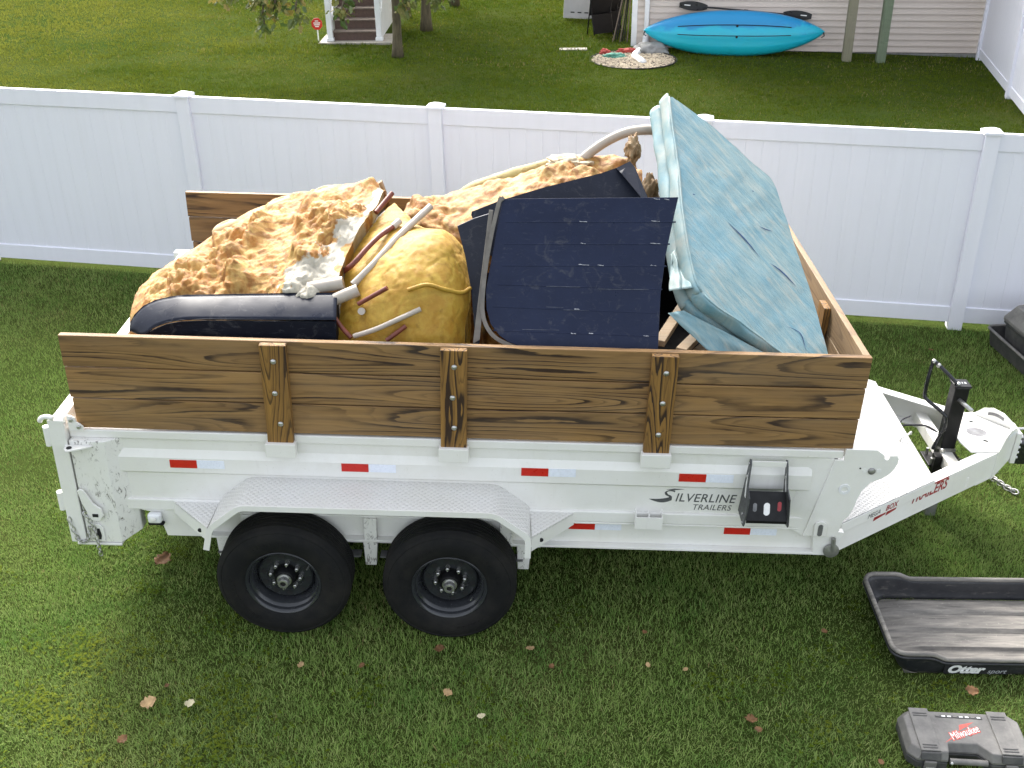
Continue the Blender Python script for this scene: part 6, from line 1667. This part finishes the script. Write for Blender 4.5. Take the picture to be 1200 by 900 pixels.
def sled(loc, rz, L_, W_, H_, label, dusty=True):
    s = empty('utility_sled', loc, (0, 0, rz)); tag(s, label, 'sled')
    x0, x1, y0, y1 = -L_ / 2, L_ / 2, -W_ / 2, W_ / 2
    rim = densify(rrect(x0, x1, y0, y1, .075), .03)
    def rz_(x):          # ends ride higher than the sides
        a = min(abs(x - x0), abs(x - x1)); t = min(1, max(0, (a - .20) / .10)); t = t * t * (3 - 2 * t)
        return H_ - .036 * t
    levels = [(1.0, None), (.965, .72), (.94, .38), (.90, .10), (.86, .0)]
    def lvl(p, f, zf):
        z = rz_(p[0]); ix = .10 * (1 - f) / .14; 
        x = p[0] - np.sign(p[0]) * min(abs(p[0]), ix * .85); y = p[1] * (1 - (1 - f) * .62)
        return (x, y, z if zf is None else .012 + z * zf)
    rings = [[lvl(p, f, zf) for p in rim] for f, zf in levels]
    n = len(rim); m_ = MB()
    V = [p for r_ in rings for p in r_]
    F = [(k * n + i, (k + 1) * n + i, (k + 1) * n + (i + 1) % n, k * n + (i + 1) % n) for k in range(len(rings) - 1) for i in range(n)]
    o = m_.add(V, F).build('tub_wall', MATS['sled'], s, smooth=50)
    md = o.modifiers.new('solid', 'SOLIDIFY'); md.thickness = .006; md.offset = 0
    # ribbed floor
    last = rings[-1]; fx0 = min(p[0] for p in last); fx1 = max(p[0] for p in last); fy0 = min(p[1] for p in last); fy1 = max(p[1] for p in last)
    NX, NY = 24, 60; V = []
    for i in range(NX):
        for j in range(NY):
            x = fx0 + (fx1 - fx0) * i / (NX - 1); t = j / (NY - 1); y = fy0 + (fy1 - fy0) * t
            ph = (t * 4) % 1.0; h = .022 * (1 if .22 < ph < .78 else 0 if (ph < .12 or ph > .88) else (ph - .12) / .10 if ph < .5 else (.88 - ph) / .10)
            endk = min(1, 8 * i / (NX - 1), 8 * (NX - 1 - i) / (NX - 1))
            V.append((x, y, .008 + h * endk))
    MB().add(V, [(i * NY + j, (i + 1) * NY + j, (i + 1) * NY + j + 1, i * NY + j + 1) for i in range(NX - 1) for j in range(NY - 1)]).build('ribbed_floor', MATS['sled_dusty'] if dusty else MATS['sled'], s, smooth=40)
    # rolled rim
    rp_ = [(p[0] * 1.004, p[1] * 1.006, rz_(p[0])) for p in rim]; rp_.append(rp_[0])
    MB().tube(rp_, .014, 8, cap=False).build('rolled_rim', MATS['sled_dusty'] if dusty else MATS['sled'], s, smooth=True)
    rp_ = [(p[0] * 1.012, p[1] * 1.018, rz_(p[0]) - .026) for p in rim]; rp_.append(rp_[0])
    MB().tube(rp_, .010, 6, cap=False).build('rim_skirt', MATS['sled'], s, smooth=True)
    return s
SLZ = gz(5.27, -.15) + .012
sl1 = sled((5.275, -.135, SLZ), R(-1.3), 1.36, .705, .178, 'black plastic utility sled with dusty ribbed floor on the grass by the tongue')
ty = -.352
def sidep(x, f): return Vector((x, ty * (1 - .042 * 1.75 * 1.2) - .006 + (1 - f) * .020, .012 + .10 * f))
ex_, ey_ = Vector((1, 0, 0)), Vector((0, -.13, 1)).normalized()
bgp = [(-.39, -.348, .030), (-.03, -.348, .030), (-.03, -.352, .100), (-.39, -.352, .100)]
MB().slab(bgp, (0, .002, 0)).build('label_patch', MATS['hole_dark'], sl1)
put_text('lettering', 'Otter', .078, MATS['logo_white'], sl1, (-.375, -.3515, .042), (1, 0, 0), (0, -.06, 1), 1.12, shear=.3, offset=.0045, spacing=.95)
put_text('lettering', 'sport', .048, MATS['grey_panel'], sl1, (-.150, -.3515, .040), (1, 0, 0), (0, -.06, 1), 1.0, shear=.35)

# tool case --------------------------------------------------------------
cz = gz(4.79, -1.0) + .006
tc = empty('tool_case', (4.795, -1.005, cz), (0, 0, R(-4.2))); tag(tc, 'grey plastic power tool case with red lettering lying on the grass', 'tool case')
def case_ring(hx, hy0, hy1, z, cham, notch=True, nx0=-.105, nx1=.075, nd=.062):
    P = [(-hx + cham, hy1), (-hx, hy1 - cham), (-hx, hy0 + cham), (-hx + cham, hy0)]
    if notch: P += [(nx0 - .012, hy0), (nx0, hy0 + nd), (nx1 - .03, hy0 + nd), (nx1 + .025, hy0)]
    P += [(hx - cham, hy0), (hx, hy0 + cham), (hx, hy1 - cham), (hx - cham, hy1)]
    return [(x, y, z) for x, y in P]
def shell(rings, name, mat, parent, capt=True, capb=True, bevel=.006):
    n = len(rings[0]); V = [p for r_ in rings for p in r_]
    F = [(k * n + i, k * n + (i + 1) % n, (k + 1) * n + (i + 1) % n, (k + 1) * n + i) for k in range(len(rings) - 1) for i in range(n)]
    F.append(tuple(range(n))[::-1]); F.append(tuple((len(rings) - 1) * n + i for i in range(n)))
    return MB().add(V, F).build(name, mat, parent, bevel=bevel, seg=3)
HX, Y0, Y1 = .312, -.155, .160
shell([case_ring(HX - .02, Y0 + .015, Y1 - .015, .0, .04), case_ring(HX, Y0, Y1, .015, .045), case_ring(HX, Y0, Y1, .060, .045)], 'lower_shell', MATS['case_dark'], tc)
lid = shell([case_ring(HX, Y0, Y1, .064, .045), case_ring(HX, Y0, Y1, .080, .045), case_ring(HX - .022, Y0 + .020, Y1 - .020, .120, .045)], 'lid', MATS['case'], tc)
for xb in (-.205, .195):
    b = MB(); 
    b.hexa([(xb + x_ * .050, y_, z_) for z_ in (.1205, .128) for y_ in (Y0 + .016, Y1 - .006) for x_ in (-1, 1)])
    bd = b.build('lid_band', MATS['case'], lid, bevel=.004)
    for yy in (Y0 + .035, Y0 + .052, Y1 - .045, Y1 - .062):
        MB().box(xb - .036, xb + .036, yy - .003, yy + .003, .1282, .131).build('band_rib', MATS['case_dark'], bd)
    MB().hexa([(xb + x_ * .050, y_ + yo, z_) for z_, yo in ((.085, -.004), (.120, .012)) for y_ in (Y0 - .006, Y0 + .006) for x_ in (-1, 1)]).build('band_front', MATS['case_dark'], bd, bevel=.003)
    lt = MB().box(xb - .030, xb + .030, Y0 - .018, Y0 - .001, .018, .078).build('latch', MATS['case'], tc, bevel=.005)
    MB().box(xb - .022, xb + .022, Y0 - .021, Y0 - .0185, .022, .045).build('latch_tab', simple('latch_pale', (.30, .29, .25), .6) if 'latch_pale' not in MATS else MATS['latch_pale'], lt, bevel=.002)
MB().tube([(-.105, Y0 + .012, .062), (.082, Y0 + .012, .062)], .016, 12).build('handle', MATS['case'], tc, smooth=40)
MB().sphere((-.098, Y0 - .002, .062), .010, n=8, m=6).build('handle_pin', MATS['zinc'], tc, smooth=True)
MB().box(-.125, .115, Y1 - .060, Y1 - .046, .1203, .1225).build('lid_groove', MATS['case_dark'], lid)
for i in range(8):
    MB().box(-.122 + .03 * i, -.104 + .03 * i, Y1 - .057, Y1 - .049, .1228, .1245).build('groove_tooth', MATS['logo_white'] if i % 3 else MATS['case'], lid)
tx = Vector((math.cos(R(24)), math.sin(R(24)), 0)); tyv = Vector((-math.sin(R(24)), math.cos(R(24)), 0))
put_text('lettering', 'Milwaukee', .066, MATS['logo_milw'], tc, (-.075, -.055, .1212), tx, tyv, .60, shear=.35, offset=.006)
put_text('lettering', 'Milwaukee', .066, MATS['logo_white'], tc, (-.0745, -.0545, .1220), tx, tyv, .60, shear=.35, offset=-.0002)
bo = [Vector((-.100, -.045, .1208)) + tx * a + tyv * b for a, b in ((-.03, -.02), (.09, .022), (.075, .0), (.20, .045), (.10, .035), (.115, .055))]
MB().add([tuple(p) for p in bo], [(0, 1, 2), (1, 3, 4), (4, 3, 5)]).build('bolt_emblem', MATS['logo_milw'], tc)

# second sled at the right edge with a grey tote in it ---------------------
s2z = gz(7.2, 3.2) + .012
s2_ = empty('utility_tray', (7.24, 3.05, s2z), (0, 0, R(6))); tag(s2_, 'dark grey long tray at the right edge near the fence', 'tray')
rings = []
for (ex1, z) in ((.0, .0), (.03, .02), (.05, .16), (.062, .165)):
    rings.append([(x, y, z) for x, y in rrect(-.36 - ex1, .36 + ex1, -.92 - ex1, .80 + ex1, .05, 4)])
n = len(rings[0]); V = [p for r_ in rings for p in r_]
F = [(k * n + i, k * n + (i + 1) % n, (k + 1) * n + (i + 1) % n, (k + 1) * n + i) for k in range(3) for i in range(n)] + [tuple(range(n))[::-1]]
o = MB().add(V, F).build('tray_wall', MATS['case_dark'], s2_, smooth=35); md = o.modifiers.new('solid', 'SOLIDIFY'); md.thickness = .012; md.offset = 1
MB().tube([(p[0], p[1], .168) for p in rings[-1]] + [(rings[-1][0][0], rings[-1][0][1], .168)], .014, 6, cap=False).build('tray_rim', MATS['case'], s2_, smooth=True)
t2 = empty('storage_tote', (7.13, 3.16, s2z + .022), (0, 0, R(6))); tag(t2, 'dark grey lidded storage tote resting in the tray at the right edge', 'tote')
def rr3(h, hy, z, r_=.05): return [(x, y, z) for x, y in rrect(-h, h, -hy, hy, r_, 4)]
shell([rr3(.24, .50, 0), rr3(.27, .53, .02), rr3(.29, .55, .27), rr3(.305, .565, .285), rr3(.305, .565, .305)], 'tote_body', MATS['case_dark'], t2, bevel=.004)
shell([rr3(.31, .57, .3065), rr3(.31, .57, .335), rr3(.25, .50, .46)], 'tote_lid', MATS['case'], t2, bevel=.006)

# fallen leaves ------------------------------------------------------------
def leaf_obj(x, y, s, rz, matn, label, group, curl=.4, seed=0):
    n_ = 9; V = []; F = []
    rl = random.Random(seed)
    for i in range(n_):
        t = i / (n_ - 1); w_ = .42 * math.sin(math.pi * min(1, t * .95 + .03)) ** .75 * (1 + .28 * math.sin(t * 21 + seed))
        for k, sg2 in enumerate((-1, -.5, 0, .5, 1)):
            V.append(((t - .5) * s, sg2 * w_ * s, .012 + s * curl * (abs(sg2) ** 1.6 * .30 + (t - .5) ** 2 * .9) + .05 * s * rl.random()))
    for i in range(n_ - 1):
        for k in range(4): F.append((i * 5 + k, (i + 1) * 5 + k, (i + 1) * 5 + k + 1, i * 5 + k + 1))
    o = MB().add(V, F).build('fallen_leaf', MATS[matn], None, smooth=True, loc=(x, y, gz(x, y) + .030), rot=(rl.uniform(-.3, .3), rl.uniform(-.3, .3), rz))
    md = o.modifiers.new('solid', 'SOLIDIFY'); md.thickness = .0012
    tag(o, label, 'leaf', group); return o
SPOT = [(.476, -.80, .085, 'leaf_tan', 'large curled tan leaf lying in the foreground grass at lower left'),
        (3.72, -.868, .075, 'leaf_brown', 'brown curled leaf in the foreground grass right of centre'),
        (.70, -.80, .055, 'leaf_pale', 'small pale leaf right of the large tan leaf at lower left'),
        (2.28, -.86, .045, 'leaf_pale', 'small pale yellow leaf in the grass below the front wheel'),
        (2.02, -.35, .07, 'leaf_brown', 'reddish brown leaf in the grass just below the front wheel'),
        (4.98, -.62, .07, 'leaf_brown', 'reddish brown leaf between the sled and the tool case'),
        (.18, .42, .12, 'leaf_brown', 'brown leaf on the ground below the rear corner of the trailer')]
for i, (x, y, s, mt, lab) in enumerate(SPOT): leaf_obj(x, y, s, random.uniform(0, 6.28), mt, lab, 'fallen leaves on the lawn', .5, i)
for i in range(26):
    if i < 16: x, y = random.uniform(-.5, 5.4), random.uniform(-1.25, .3)
    elif i < 20: x, y = random.uniform(4.6, 7.0), random.uniform(2.2, 4.0)
    else: x, y = random.uniform(-4, 9), random.uniform(7.5, 14.5)
    if 4.4 < x < 6 and y < .5: x = random.uniform(-.4, 4.2)
    mt = random.choice(('leaf_brown', 'leaf_brown', 'leaf_brown', 'leaf_tan'))
    leaf_obj(x, y, random.uniform(.03, .058) * (1.6 if y > 5 else 1), random.uniform(0, 6.28), mt, 'small dry fallen leaf lying in the lawn', 'small fallen leaves on the lawn', random.uniform(.2, .7), 50 + i)
